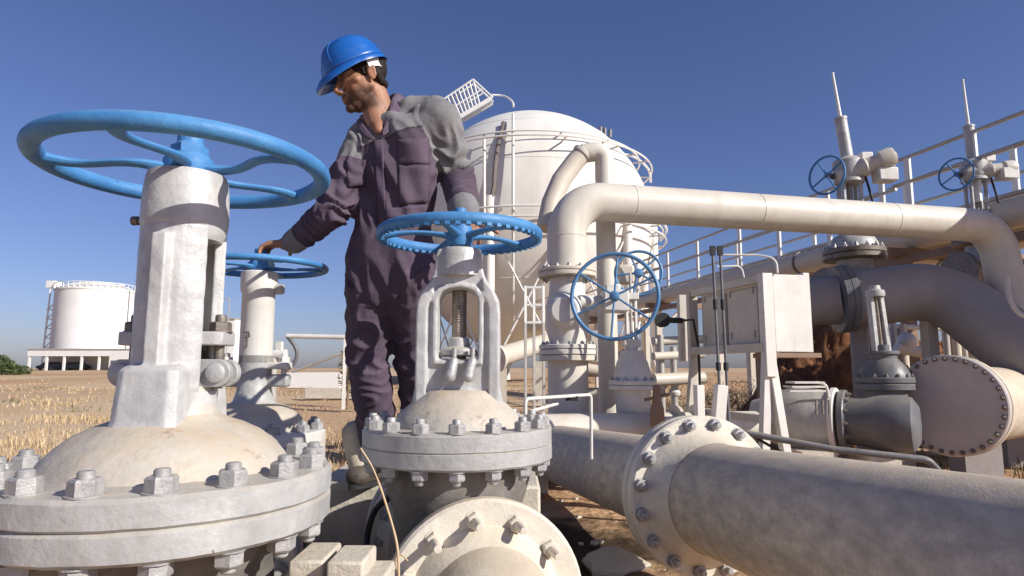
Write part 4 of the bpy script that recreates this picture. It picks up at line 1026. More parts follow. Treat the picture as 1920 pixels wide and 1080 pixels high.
# white building with an open carport in front of it
by = TY - 14; q0_ = P(62, 690, by); q1_ = P(262, 690, by); zr0 = P(62, 668, by).z; zr1 = P(62, 656, by).z
t = thing("service_building", "long low white building with open bays in front of the distant storage tank", "building", ((q0_.x + q1_.x) / 2, by, 0))
W_ = q1_.x - q0_.x; xm = (q0_.x + q1_.x) / 2
M().box((xm, by + 2, (zr0 + zr1) / 2), (W_, 7, zr1 - zr0)).build("roof", far, t, world=True)
M().box((xm, by + 2, zr1 + .08), (W_ + .3, 7.3, .16)).build("roof_edge", rail, t, world=True)
M().box((xm + W_ * .0, by + 3.2, zr0 / 2), (W_ * .98, .3, zr0)).build("wall", far, t, world=True)
M().box((xm + W_ * .38, by + 1.5, zr0 / 2), (W_ * .24, 6, zr0 - .01)).build("wall", far, t, world=True)
for k in range(7):
    x = q0_.x + .25 + (W_ - .5) * k / 6; M().box((x, by - 1.3, zr0 / 2), (.3, .3, zr0)).build("column", far, t, world=True)
for x in (.30, .36, .42): M().box((xm + W_ * x, by - 1.53, zr0 * .62), (.7, .06, .7)).build("window", darkp, t, world=True)
for px_, c_, lab in ((97, (.04, .06, .12), "dark blue car parked in the left bay of the distant building"), (141, (.03, .06, .08), "dark teal car parked in the middle bay of the distant building")):
    q = P(px_, 690, by + 1.2); m_ = mat("car paint", c_, c_, 1, .3, 0, 0)
    t = thing("parked_car", lab, "car", (q.x, q.y, .45), "cars parked under the distant building")
    M().prism([(-2.1, .3), (-2.1, .75), (-1.4, .9), (-.8, 1.4), (.7, 1.42), (1.3, .95), (2.1, .8), (2.1, .3)], -.8, .8, FX).build("body", m_, t, bevel=.06)
    M().prism([(-1.2, .95), (-.75, 1.33), (.65, 1.35), (1.15, .95)], -.82, .82, FX).build("window", black, t)
    for x in (-1.35, 1.35):
        for y in (-.75, .75): M().cyl((x, y - .1, .33), (x, y + .1, .33), .33, 16).build("wheel", black, t)

# bush at the far left
leafg = leafmat("bush leaves", (.04, .065, .02), (.10, .13, .04))
q = P(8, 690, 60); t = thing("bush", "dark green bush on the field's edge at the far left", "bush", (q.x, q.y, .2))
lf = M()
def leafball(m, c, rad, n, s_):
    for _ in range(n):
        u = Vector((random.gauss(0, 1), random.gauss(0, 1), random.gauss(0, 1))).normalized() * random.random() ** .35
        p_ = Vector((c[0] + u.x * rad[0], c[1] + u.y * rad[1], c[2] + u.z * rad[2]))
        F = frame((random.gauss(0, 1), random.gauss(0, 1), random.gauss(0, 1) + .01)); w2 = s_ * random.uniform(.6, 1.3); o = len(m.v)
        m.v += [p_ + F @ Vector(a) * w2 for a in ((-1, 0, 0), (0, -.5, 0), (1, 0, 0), (0, .5, .1))]; m.f.append((o, o + 1, o + 2, o + 3))
for dx, dz, r_ in ((-2.2, .5, 1.5), (-1.0, .9, 1.4), (.2, .8, 1.3), (1.2, .4, 1.0), (-.4, 1.3, 1.0)): leafball(lf, (dx * .8, 0, dz * .8), (r_ * .7, r_ * .7, r_ * random.uniform(.65, .95)), 750, .11)
lf.build("foliage", leafg, t, smooth=0)
tk = M()
for a in (-1.2, -.3, .6, 1.3): tk.cyl((a * .4, 0, -.5), (a, .2, .9), .08, 8, .03)
tk.build("branch", brownst, t)
q = P(128, 686, 70); t = thing("bush", "small olive bush by the left end of the distant building", "bush", (P(42, 690, 70).x, 70, .25))
lf = M(); leafball(lf, (0, 0, .3), (1.0, .8, .6), 700, .1); lf.build("foliage", leafg, t, smooth=0)
M().cyl((0, 0, -.4), (0, 0, .3), .08, 8).build("branch", brownst, t)

# small building and lamp between the two valves
q = P(412, 690, 75); t = thing("small_building", "small distant beige box building seen between the two left valves", "building", (q.x, q.y, 0))
z_ = P(412, 600, 75).z
M().box((q.x - .8, 75, z_ / 2), (2.4, 3, z_ * .94)).build("wall", tankw, t, world=True); M().box((q.x + 1.2, 75, z_ / 2), (1.9, 3, z_)).build("wall", far, t, world=True)
M().box((q.x, 75, z_ + .05), (4.4, 3.3, .15)).build("roof", rail, t, world=True)
q = P(423, 690, 60); t = thing("street_lamp", "thin hooked lamp post above the small distant building", "lamp post", (q.x, q.y, 0))
zl = P(423, 560, 60).z
M().tube(smooth_pts([Vector((q.x, 60, 0)), Vector((q.x, 60, zl - .6)), Vector((q.x - .1, 60, zl - .1)), Vector((q.x - .35, 60, zl + .05)), Vector((q.x - .6, 60, zl - .15))]), .04, 6).build("pole", rail, t, world=True)
M().ell((q.x - .62, 60, zl - .22), (.16, .12, .09)).build("lamp_head", rail, t, world=True)

# pipe barrier in the field, and low kerb walls
BY = 13.5
a = P(538, 630, BY); b_ = P(690, 633, BY)
t = thing("pipe_barrier", "white pipe swing barrier with a kinked black hose, in the field behind the worker", "barrier", (a.x, a.y, 0))
M().cyl(a, b_, .05, 12).build("rail", whitep, t, world=True)
M().tube(smooth_pts([a, P(552, 648, BY), P(557, 665, BY), P(550, 682, BY), P(530, 700, BY)]), .04, 10).build("hose", darkp, t, world=True)
M().cyl(P(548, 697, BY), P(648, 660, BY), .03, 8).build("brace", rail, t, world=True)
for x in (648, 672): q = P(x, 632, BY); M().beam((q.x, BY, 0), (q.x, BY, q.z), .07, .07).build("post", whitep, t, world=True)
q = P(655, 655, BY + 1); t = thing("bush", "small grey thorny bush beside the post of the pipe barrier", "bush", (q.x, q.y, .5))
lf = M(); leafball(lf, (0, 0, .3), (.25, .2, .6), 500, .035); lf.build("foliage", weedm, t, smooth=0); M().cyl((0, 0, -.5), (0, 0, .3), .03, 6).build("stem", brownst, t)
for x0, x1, y, Y, lab in ((540, 640, 692, 26, "long low whitewashed wall across the field behind the barrier"), (575, 720, 702, 17, "shorter low concrete kerb in the field before the whitewashed wall")):
    a = P(x0, y, Y); b_ = P(x1, y, Y); h_ = .62 if Y > 20 else .28
    m_ = M()
    m_.box(((a.x + b_.x) / 2, Y, h_ / 2 + .05), (b_.x - a.x, .3, h_)); tag(m_.build("low_wall", far if Y > 20 else conc, bevel=.02), lab, "wall", "low walls in the field")
t = thing("white_stand", "small white pipe stand just right of the second valve's column", "stand", (P(513, 690, 6).x, 6, 0))
q = P(513, 665, 6)
M().cyl((q.x - .1, 6, q.z), (q.x + .12, 6, q.z), .05, 14).box((q.x + .05, 6, q.z + .07), (.06, .06, .1)).build("top_pipe", whitep, t, world=True, bevel=.004)
M().cyl((q.x, 6, 0), (q.x, 6, q.z), .045, 12).build("post", rail, t, world=True)

# ------------------------------------------------------------------ foreground bits
PLZ = .375
q = P(700, 915, 2.6)
t = thing("concrete_plinth", "pale concrete plinth the worker stands on", "plinth", (q.x, q.y + .05, 0))
M().box((-.36, 2.98, PLZ / 2), (.95, .62, PLZ)).build("block", conc, t, world=True, bevel=.012, rough=.0)
for (x0, x1, y0, Y, d_, lab) in ((541, 606, 1052, 1.50, .16, "darker left one of two concrete blocks at the bottom edge"), (612, 716, 1054, 1.46, .14, "bright right one of two concrete blocks at the bottom edge, its corner chipped")):
    a = P(x0, y0, Y); b_ = P(x1, y0, Y); zt_ = a.z
    m_ = M().box(((a.x + b_.x) / 2, Y + d_ / 2, zt_ / 2 - .02), (b_.x - a.x, d_, zt_ + .04))
    if x0 == 612: m_ = M().box(((a.x + b_.x) / 2 - .02, Y + d_ / 2, zt_ / 2 - .02), (b_.x - a.x - .04, d_, zt_ + .04)).box((b_.x - .02, Y + d_ / 2 + .005, zt_ / 2 - .035), (.05, d_ - .01, zt_ + .0))
    tag(m_.build("concrete_block", conc, bevel=.006, rough=.0), lab, "block", "concrete blocks at the bottom edge")
# tan pipe stub slanting beside the worker's foot
t = thing("pipe_stub", "short tan pipe stub slanting up beside the worker's left trouser leg", "pipe", (P(665, 850, 2.75).x, 2.75, 0))
a = P(700, 960, 2.75); b_ = P(668, 812, 2.8)
M().lathe([(0, 0), (.062, 0), (.062, (b_ - a).length), (.055, (b_ - a).length + .03), (.03, (b_ - a).length + .05), (0, (b_ - a).length + .055)], a, b_ - a, 28).build("pipe", dustyf, t, world=True)
# black hose
tag(M().tube(smooth_pts([P(735, 930, 2.1), P(705, 955, 2.15), P(690, 1000, 2.15), P(688, 1060, 2.1), P(700, 1120, 2.1)]), .010, 10).build("hose", black), "thin black hose hanging in a curve left of the middle valve's body", "hose")
# dead reed in front
tag(M().tube(smooth_pts([P(748, 1090, 1.15), P(744, 1020, 1.15), P(722, 940, 1.14), P(700, 880, 1.13), P(676, 840, 1.12)]), [.0024] * 8 + [.002] * 8 + [.0014] * 9, 6).build("dry_reed", leafmat("reed", (.55, .40, .24), (.58, .44, .28)), smooth=180), "single dry reed leaning in front of the middle valve", "reed")
tag(M().tube(smooth_pts([P(748, 1085, 1.16), P(742, 1050, 1.16), P(752, 1040, 1.16), P(765, 1052, 1.16)]), .0015, 5).build("dry_reed", grassm, smooth=180), "short curled dry stalk at the foot of the tall reed", "reed")
# stones
for k, (x, y, Y, s_, lab) in enumerate(((1150, 1035, 3.0, .10, "larger flat tan rock in the sunlit gap left of the big pipe flange"), (1105, 1070, 2.7, .05, "smaller tan rock near the front flange, bottom edge"))):
    q = P(x, y, Y); m_ = M().ell((q.x, q.y, ground_z(q.x, q.y) + s_ * .2), (s_ * 1.5, s_, s_ * .6), None, 16, 10)
    tag(m_.build("rock", conc, smooth=25, rough=.03, rs=12), lab, "rock", "rocks on the dirt")
# ------------------------------------------------------------------ the worker
def zonemat(name, rough, bump, bscale, sss=0):
    m = bpy.data.materials.new(name); m.use_nodes = True; N = m.node_tree.nodes; L = m.node_tree.links; b = N["Principled BSDF"]
    at = N.new("ShaderNodeAttribute"); at.attribute_name = "zone"
    tc = N.new("ShaderNodeTexCoord"); nz = N.new("ShaderNodeTexNoise"); nz.inputs["Scale"].default_value = 9; nz.inputs["Detail"].default_value = 6; L.new(tc.outputs["Object"], nz.inputs["Vector"])
    mx = N.new("ShaderNodeMix"); mx.data_type = 'RGBA'; mx.blend_type = 'MULTIPLY'; mx.inputs[0].default_value = .5
    L.new(at.outputs["Color"], mx.inputs[6]); L.new(nz.outputs["Color"], mx.inputs[7])
    r = N.new("ShaderNodeMapRange"); r.inputs[1].default_value = .3; r.inputs[2].default_value = .7; r.inputs[3].default_value = .8; r.inputs[4].default_value = 1.15; L.new(nz.outputs["Fac"], r.inputs[0])
    vm = N.new("ShaderNodeVectorMath"); vm.operation = 'SCALE'; L.new(at.outputs["Color"], vm.inputs[0]); L.new(r.outputs[0], vm.inputs[3])
    L.new(vm.outputs[0], b.inputs["Base Color"]); b.inputs["Roughness"].default_value = rough; b.inputs["Specular IOR Level"].default_value = .3
    n2 = N.new("ShaderNodeTexNoise"); n2.inputs["Scale"].default_value = bscale; n2.inputs["Detail"].default_value = 5; L.new(tc.outputs["Object"], n2.inputs["Vector"])
    bp = N.new("ShaderNodeBump"); bp.inputs["Strength"].default_value = bump; bp.inputs["Distance"].default_value = .01; L.new(n2.outputs["Fac"], bp.inputs["Height"]); L.new(bp.outputs[0], b.inputs["Normal"])
    if sss: b.inputs["Subsurface Weight"].default_value = sss; b.inputs["Subsurface Scale"].default_value = .01
    return m
skinm = zonemat("skin", .5, .12, 120, .08); clothm = zonemat("coverall cloth", .9, .5, 26)
MY = 2.55
J = dict(headc=P(683, 150, 2.53), neck=P(722, 222, 2.56), chest=P(738, 300, 2.56), pelv=P(736, 490, 2.54),
    shA=P(682, 282, 2.56), elA=P(622, 398, 2.44), wrA=P(548, 456, 2.56), shB=P(826, 222, 2.49), elB=P(858, 338, 2.60), wrB=P(872, 408, 2.36),
    hipA=P(700, 520, 2.56), hipB=P(772, 520, 2.50), knA=P(693, 690, 2.48), knB=P(784, 690, 2.52), anA=P(714, 880, 2.56), anB=P(798, 880, 2.62))
for k in ("anA", "anB"): J[k].z = PLZ + .085
J["anA"].y = 2.78; J["anB"].y = 2.86; J["knA"].y = 2.58; J["knB"].y = 2.66
def rep(k, px, py): J[k] = P(px, py, J[k].y)
rep("knA", 690, 685); rep("knB", 782, 690); rep("anA", 712, 872); rep("anB", 792, 868)
J["anA"].z = PLZ + .085; J["anB"].z = PLZ + .085
ax0 = Vector((.94, -.34, 0)).normalized(); ax1 = Vector((.90, -.34, .27)).normalized()
# head frame: face looks left and down
yaw = R(180 + 24); fw = Vector((math.cos(yaw), math.sin(yaw), 0)); pit = R(19)
fx = (fw * math.cos(pit) - ZZ * math.sin(pit)).normalized(); fy = ZZ.cross(fw).normalized(); fz_ = fx.cross(fy)
roll = Matrix.Rotation(R(-3), 3, fx); HF = roll @ Matrix((fx, fy, fz_)).transposed(); HS = 1.09; HC = J["headc"]
def H(x, y, z): return HC + HF @ (Vector((x, y, z)) * HS)
def Hi(p_): return HF.transposed() @ (p_ - HC) / HS
def hell(m, c, r, F=None): m.ell(H(*c), tuple(q * HS for q in r), HF @ F if F is not None else HF, 24, 16)
def hcap(m, a, b, r0, r1=None): m.cap(H(*a), H(*b), r0 * HS, (r1 if r1 is not None else r0) * HS, 14)
b = M()
hell(b, (-.006, 0, .042), (.088, .073, .080)); hell(b, (.035, 0, .0), (.055, .060, .075)); hell(b, (.040, 0, -.045), (.050, .050, .055))
for s_ in (-1, 1):
    hcap(b, (.0, s_ * .052, -.040), (.066, s_ * .020, -.090), .016, .015)
    hcap(b, (.078, s_ * .028, -.008), (.045, s_ * .056, -.010), .014, .014)
    hcap(b, (.088, s_ * .010, .026), (.066, s_ * .048, .026), .011, .011)
    hell(b, (.106, s_ * .011, -.036), (.010, .008, .007))
    hell(b, (.040, s_ * .034, -.045), (.036, .024, .046)); hell(b, (.02, s_ * .045, -.02), (.035, .022, .05))
    # ear
    hell(b, (-.010, s_ * .078, .0), (.017, .007, .030)); hcap(b, (-.022, s_ * .084, .018), (-.022, s_ * .083, -.012), .006, .005); hcap(b, (-.022, s_ * .084, .018), (.002, s_ * .080, .026), .006, .005)
for s_ in (-1, 1): hell(b, (.0765, s_ * .030, .0095), (.0135, .0145, .0105))
hcap(b, (.092, 0, .014), (.117, 0, -.024), .008, .0115); hell(b, (.112, 0, -.030), (.013, .011, .010))
hell(b, (.082, 0, -.098), (.020, .024, .017)); hell(b, (.094, 0, -.060), (.012, .024, .0065)); hell(b, (.092, 0, -.073), (.011, .021, .0075)); hell(b, (.080, 0, -.055), (.022, .032, .026))
hcap(b, (.0, 0, -.07), (.05, 0, -.09), .040, .030)
nb = J["neck"]
b.cap(H(-.022, 0, -.04), nb + Vector((0, 0, -.03)), .054, .058); b.cap(H(-.005, 0, -.05), nb + Vector((-.02, -.04, -.05)), .046, .048)
b.cap(nb + Vector((-.02, -.03, -.04)), P(710, 244, 2.462), .050, .022)
b.cap(J["shA"], J["shB"], .045, .045); b.cap(nb, J["pelv"], .05, .07); b.cap(J["chest"], J["pelv"], .075, .08); b.cap(J["pelv"], J["hipA"], .07, .06); b.cap(J["pelv"], J["hipB"], .07, .06)
for s_ in "AB":
    b.cap(J["sh" + s_], J["el" + s_], .046, .036); b.cap(J["el" + s_], J["wr" + s_], .037, .027)
    b.cap(J["hip" + s_], J["kn" + s_], .075, .05); b.cap(J["kn" + s_], J["an" + s_], .048, .035)
def hand(m, wr, fdir, pn, side, curls, Ls=(.070, .079, .074, .058), spread=.08, thumb=(.6, .45), k=1.0):
    """fdir: palm direction, pn: towards the palm side, side: +1 when the thumb lies along pn x fdir"""
    f = Vector(fdir).normalized(); pn = Vector(pn); pn = (pn - f * pn.dot(f)).normalized(); sd = pn.cross(f) * side
    m.cap(wr, wr + f * .03, .025 * k, .027 * k)
    for q in (-.026, -.009, .009, .026): m.cap(wr + f * .02 + sd * q * .7, wr + f * .088 + sd * q, .015 * k, .0135 * k, 10)
    m.cap(wr + f * .045 + sd * .02, wr + f * .045 - sd * .02, .016, .016, 10)
    for i, q in enumerate((.0305, .0105, -.0095, -.029)):
        p_ = wr + f * (.09 - .004 * abs(i - 1)) * k + sd * q * k; d_ = (f + sd * spread * (1 - i * .66)).normalized(); L = Ls[i] * k
        for j, (fr, r_) in enumerate(((.44, .0098), (.32, .0090), (.26, .0080))):
            c = curls[j]; d_ = (d_ * math.cos(c) + pn * math.sin(c)).normalized(); e = p_ + d_ * L * fr
            pn2 = pn; m.cap(p_, e, r_ * k, (r_ - .0008) * k, 10); p_ = e
            pn = (pn * math.cos(c) - (d_ * 0)).normalized() if False else pn
            # rotate palm normal with the bend
            ax_ = d_.cross(pn)
            if ax_.length > 1e-4: pnx = ax_.cross(d_).normalized(); pn = pnx if pnx.dot(pn) > 0 else -pnx
        pn = Vector(pn2)
        pn = pn
    p_ = wr + f * .03 + sd * .022; d_ = (f * thumb[0] + sd * .75 + pn * thumb[1]).normalized()
    for L, r_ in ((.042, .0135), (.034, .0108), (.028, .0095)):
        e = p_ + d_ * L * k; m.cap(p_, e, r_ * k, r_ * .92 * k, 10); p_ = e; d_ = (d_ + f * .35 + pn * .2).normalized()
# his right hand (left in the picture) closes over the hub of the wheel
fA_ = (P(503, 461, 2.575) - J["wrA"]).normalized()
hand(b, J["wrA"], fA_ + Vector((0, 0, .05)), (0, .1, -1), 1, (.45, .75, .55), k=1.05)
hand(b, J["wrB"], (P(886, 447, 2.262) - J["wrB"]).normalized(), (0, .35, -1), -1, (.5, .8, .6), k=1.0)
skin = Vector((.35, .18, .112)); stub = Vector((.055, .030, .022))
def skincol(p_):
    q = Hi(p_); c = skin.copy()
    if q.length < .2:
        n = noise.noise(q * 60) * .008
        bd = 0
        if q.x > -.02 and q.z < -.040 + .02 * 0 + n and not (abs(q.y) < .018 and q.z > -.048): bd = 1
        if q.z < -.03 + n and q.x < .055 and q.x > -.012: bd = 1
        if q.z > -.056 and q.z < -.044 and q.x > .08: bd = .8
        if q.z < -.115: bd = max(0, bd - min(1, (-.115 - q.z) / .02))
        if -.080 < q.z < -.056 and q.x > .090 and abs(q.y) < .02: bd = 0; c = Vector((.30, .10, .07))
        # eyebrows
        if .024 < q.z < .038 and q.x > .06 and abs(q.y) > .01: return Vector((.03, .018, .012))
        sm = lambda x: max(0, min(1, x)) ** 1
        g_ = sm((-.028 - q.z) / .025) * sm((q.x + .02) / .02); mu = sm(1 - abs(q.z + .050) / .010) * sm((q.x - .075) / .01)
        g_ *= 1 - sm((-.115 - q.z) / .02)
        if q.x > .085 and q.z > -.044: g_ = 0
        lip = sm(1 - abs(q.z + .067) / .012) * sm((q.x - .088) / .006) * (1 if abs(q.y) < .022 else 0)
        bd = max(g_, mu) * (1 - lip); c = skin.lerp(Vector((.27, .09, .065)), lip)
        cheek = sm(1 - (q - Vector((.07, math.copysign(.045, q.y), -.015))).length / .03); c = c.lerp(Vector((.42, .17, .10)), cheek * .5)
        c = c.lerp(stub, bd * (.85 + noise.noise(q * 300) * .25))
    return c
feet0 = Vector(((J["anA"].x + J["anB"].x) / 2, (J["anA"].y + J["anB"].y) / 2, PLZ))
nm = fuse(b, .0048, 3)
person = finish(nm, "person", skinm, None, skincol, origin=feet0); person.location = feet0
tag(person, "worker in a grey and purple coverall and blue hard hat turning a valve wheel", "person")
def pc(m, name, mt, par=person, **k):
    for v in m.v: v -= feet0
    o = m.build(name, mt, None, **k); off = o.location.copy(); o.data.transform(Matrix.Translation(off)); o.location = (0, 0, 0); o.parent = par; return o
for s_ in (-1, 1):
    m_ = M(); hell(m_, (.074, s_ * .030, .006), (.0125, .0125, .0115)); pc(m_, "eye", mat("eye white", (.6, .58, .55), (.6, .58, .55), 1, .2, 0, 0))
# hair
hr = M(); hell(hr, (-.009, 0, .041), (.0905, .0770, .081))
for s_ in (-1, 1): hcap(hr, (.012, s_ * .066, .03), (.014, s_ * .067, .0), .012, .008); 
hcap(hr, (-.062, -.025, -.034), (-.062, .025, -.034), .018, .018); hcap(hr, (-.036, -.056, .0), (-.052, -.042, -.03), .016, .016); hcap(hr, (-.036, .056, .0), (-.052, .042, -.03), .016, .016)
hm = zonemat("hair", .7, .6, 200)
finish(fuse(hr, .005, 2), "hair", hm, person, lambda p_: Vector((.018, .012, .009)), lambda p_, n: noise.noise(p_ * 160) * .003, origin=feet0)
# hard hat
HT = Matrix.Rotation(R(11), 3, HF.col[1]); HOFF = HF @ Vector((.024, 0, .014))
def HH(x, y, z): return HC + HOFF + HT @ (HF @ (Vector((x, y, z)) * HS))
dome = M(); nu, nv = 56, 20; rows = []
for j in range(nv + 1):
    ph = (math.pi / 2) * j / nv
    for i in range(nu):
        t_ = 2 * math.pi * i / nu; c_, s_ = math.cos(t_), math.sin(t_)
        rr = math.cos(ph) ** .85; ridge = .006 * max(0, 1 - abs(s_ * rr * .108) / .028) * (1 if j > 2 else 0)
        flare = .006 * max(0, 1 - j / 3)
        dome.v.append(HH((.118 + flare) * c_ * rr - .006, (.100 + flare) * s_ * rr, .040 + .112 * math.sin(ph) ** .95 + ridge))
for j in range(nv):
    for i in range(nu): k = (i + 1) % nu; dome.f.append((j * nu + i, j * nu + k, (j + 1) * nu + k, (j + 1) * nu + i))
# peak and gutter
n0 = len(dome.v)
NB = 56
for j, (e, dz) in enumerate(((0, 0), (.55, -.004), (1, -.014), (1.0, -.020), (.5, -.011), (-.02, -.006))):
    for i in range(NB):
        t_ = 2 * math.pi * i / NB; c_, s_ = math.cos(t_), math.sin(t_)
        front = max(0, c_) ** 1.4; w_ = (.009 + .044 * front) * max(e, 0) + (e if e < 0 else 0) * .1
        dome.v.append(HH((.120 + w_) * c_ - .006, (.106 + w_ * .75) * s_, .040 + dz * (1 + 1.2 * front)))
for j in range(5):
    for i in range(NB): k = (i + 1) % NB; dome.f.append((n0 + j * NB + i, n0 + j * NB + k, n0 + (j + 1) * NB + k, n0 + (j + 1) * NB + i))
hat = pc(dome, "hard_hat", helm, smooth=50)
sol = hat.modifiers.new("thickness", 'SOLIDIFY'); sol.thickness = .0025
lb = M().tube([HH(.128 * math.cos(a) * .985 - .006, s2 * .106, .052 + (.10 if 0 else 0)) for a in ()], .001) if False else None
# raised rim line on the shell
for s2 in (-1, 1):
    pts = []
    for k in range(17):
        a = math.pi * k / 16; pts.append(HH(.040 + .056 * math.cos(a), s2 * (.092 - .034 * math.sin(a)), .054 + .082 * math.sin(a)))
    pc(M().tube(pts, .0022, 6), "shell_rib", helm, hat)
bandm = mat("white strap", (.55, .55, .53), (.6, .6, .58), 5, .6, 0, .1)
bp_ = []
for k in range(13):
    a = R(100 + 160 * k / 12); bp_.append(HH(.100 * math.cos(a) - .010, .090 * math.sin(a), .016 - .012 * (1 - abs(k - 6) / 6)))
bm_ = M()
for p0, p1 in zip(bp_, bp_[1:]): bm_.beam(p0, p1 + (p1 - p0) * .1, .036, .004, up=tuple((HF.col[2].cross(p1 - p0)).normalized()))
for s_ in (-1, 1): bm_.tube([HH(-.02, s_ * .088, .03), HH(.01, s_ * .088, .045)], .007, 6)
pc(bm_, "headband", bandm, hat)
pc(M().cyl(HH(-.104, 0, .010), HH(-.118, 0, .010), .022, 16), "ratchet_knob", black, hat)

# coverall
PUR = Vector((.090, .065, .092)); GR = Vector((.20, .195, .20)); DKP = Vector((.075, .055, .082))
cv = M()
def ring_loft(m, rings, n=36):
    vs = []; fs = []
    for c, ax, hw, hd in rings:
        a = ax.normalized(); f_ = ZZ.cross(a); f_.z = 0; f_.normalize()
        for i in range(n):
            t_ = 2 * math.pi * i / n; ct, st_ = math.cos(t_), math.sin(t_)
            ex = .8
            vs.append(c + a * hw * math.copysign(abs(ct) ** ex, ct) + f_ * hd * math.copysign(abs(st_) ** ex, st_))
    N = len(rings)
    for j in range(N - 1):
        for i in range(n): k = (i + 1) % n; fs.append((j * n + i, j * n + k, (j + 1) * n + k, (j + 1) * n + i))
    fs += [tuple(range(n)), tuple(range((N - 1) * n, N * n))]
    m.add(vs, fs)
rg = []
for px_, py_, hw, hd, k in ((724, 226, .075, .065, 1), (733, 240, .140, .085, 1), (741, 262, .180, .105, 1), (744, 295, .190, .122, .9), (742, 340, .182, .125, .6), (736, 385, .172, .122, .3), (732, 420, .165, .122, .1), (732, 455, .172, .128, 0), (734, 500, .180, .132, 0), (736, 540, .178, .125, 0), (738, 562, .150, .10, 0)):
    rg.append((P(px_, py_, 2.555), ax0.lerp(ax1, k), hw, hd))
ring_loft(cv, rg)
cv.cap(J["shA"] + Vector((-.01, 0, 0)), J["elA"], .080, .066); cv.cap(J["elA"], J["elA"].lerp(J["wrA"], .96), .064, .047)
cv.cap(J["shB"] + Vector((.0, 0, 0)), J["elB"], .079, .072); cv.cap(J["elB"], J["elB"].lerp(J["wrB"], .94), .072, .056)
cv.cap(J["neck"] + Vector((.055, .02, -.02)), J["shB"] + Vector((-.02, 0, .01)), .058, .070); cv.cap(J["neck"] + Vector((.0, .03, -.035)), J["shA"], .052, .062)
cv.cap(P(764, 210, 2.60), P(818, 208, 2.53), .058, .064); cv.cap(P(700, 228, 2.62), P(672, 262, 2.58), .05, .055)
cv.cap(J["hipA"], J["knA"], .112, .086); cv.cap(J["knA"], J["anA"] + ZZ * .05, .084, .078)
cv.cap(J["hipB"], J["knB"], .112, .086); cv.cap(J["knB"], J["anB"] + ZZ * .05, .084, .078)
cv.ell(P(736, 548, 2.53), (.13, .10, .10)); cv.cap(J["shB"], J["chest"], .075, .10); cv.cap(J["shA"], J["chest"], .07, .10)
segs = [("t", J["neck"], J["chest"]), ("t", J["chest"], J["pelv"]), ("uA", J["shA"], J["elA"]), ("fA", J["elA"], J["wrA"]), ("uB", J["shB"], J["elB"]), ("fB", J["elB"], J["wrB"]),
        ("lA", J["hipA"], J["knA"]), ("sA", J["knA"], J["anA"]), ("lB", J["hipB"], J["knB"]), ("sB", J["knB"], J["anB"])]
def near(p_):
    best = None
    for nme, a, c in segs:
        ab = c - a; t_ = max(0, min(1, (p_ - a).dot(ab) / ab.length_squared)); d = (p_ - (a + ab * t_)).length
        if nme == "t": d *= .52
        if nme[0] in "ls": d *= .95
        if best is None or d < best[0]: best = (d, nme, t_, ab.normalized(), a)
    return best
tf = ZZ.cross(ax1); tf.z = 0; tf = -tf.normalized()
if tf.y > 0: tf = -tf
def cvcol(p_):
    d, nme, t_, ab, a = near(p_)
    n = noise.noise(p_ * 12) * .02
    if nme == "t":
        s_ = (p_ - J["chest"]).dot(ax1); zz = (p_ - J["chest"]).dot(ax1.cross(tf).normalized() if ax1.cross(tf).z > 0 else -ax1.cross(tf))
        return PUR * .45 if abs(zz - .045) < .004 else (GR if zz > .045 else PUR)
    if nme == "uA": return GR if t_ < .30 + n * 3 else PUR  # purple starts higher than on the other sleeve, shadow put into the cloth colour
    if nme == "uB": return GR * .55 if abs(t_ - .80 - n) < .02 else (GR if t_ < .80 + n else PUR)
    if nme[0] == "f": return PUR * .5 if abs(t_ - .70) < .018 else (GR if t_ > .70 else PUR)
    return PUR
def cvdisp(p_, n):
    d, nme, t_, ab, a = near(p_)
    w = noise.noise(p_ * 9 + Vector((3, 1, 2))); w2 = noise.noise(p_ * 22)
    along = (p_ - a).dot(ab)
    ridge = lambda x: 1 - abs(x) * 2.2
    if nme[0] == "f": return .0075 * math.sin(along * 150 + w * 7) * (.5 + .5 * math.sin(p_.x * 30)) * (1 if t_ < .72 else .12) + .003 * w2 + (.003 if t_ > .70 else 0)
    if nme[0] == "u": return .011 * ridge(math.sin(along * 40 + w * 6)) * min(1, t_ * 1.6) + .004 * w + .002 * w2
    if nme[0] == "l": return .0075 * ridge(math.sin(along * 18 + p_.x * 24 + w * 5)) * min(1, .25 + t_) + .009 * ridge(noise.noise(Vector((p_.x * 9, p_.y * 9, p_.z * 4)))) - .004 + .003 * w2
    if nme[0] == "s": return .0075 * ridge(math.sin(along * 22 - p_.x * 30 + w * 5)) * (.35 + .7 * t_) + .006 * w + .002 * w2
    zz = p_.z
    wz = math.exp(-((zz - (J["pelv"].z + .16)) / .06) ** 2)
    return .012 * ridge(noise.noise(Vector((p_.x * 11 + p_.z * 5, p_.y * 11, p_.z * 3.2))) * 1.3) + .003 * w2 + .006 * wz * math.sin((p_ - J["chest"]).dot(ax0) * 150 + w * 4) - .004 - .012 * wz
cover = finish(fuse(cv, .0072, 10), "coverall", clothm, person, cvcol, cvdisp, origin=feet0)
def flatcol(c):
    def f_(p_): return c
    return f_
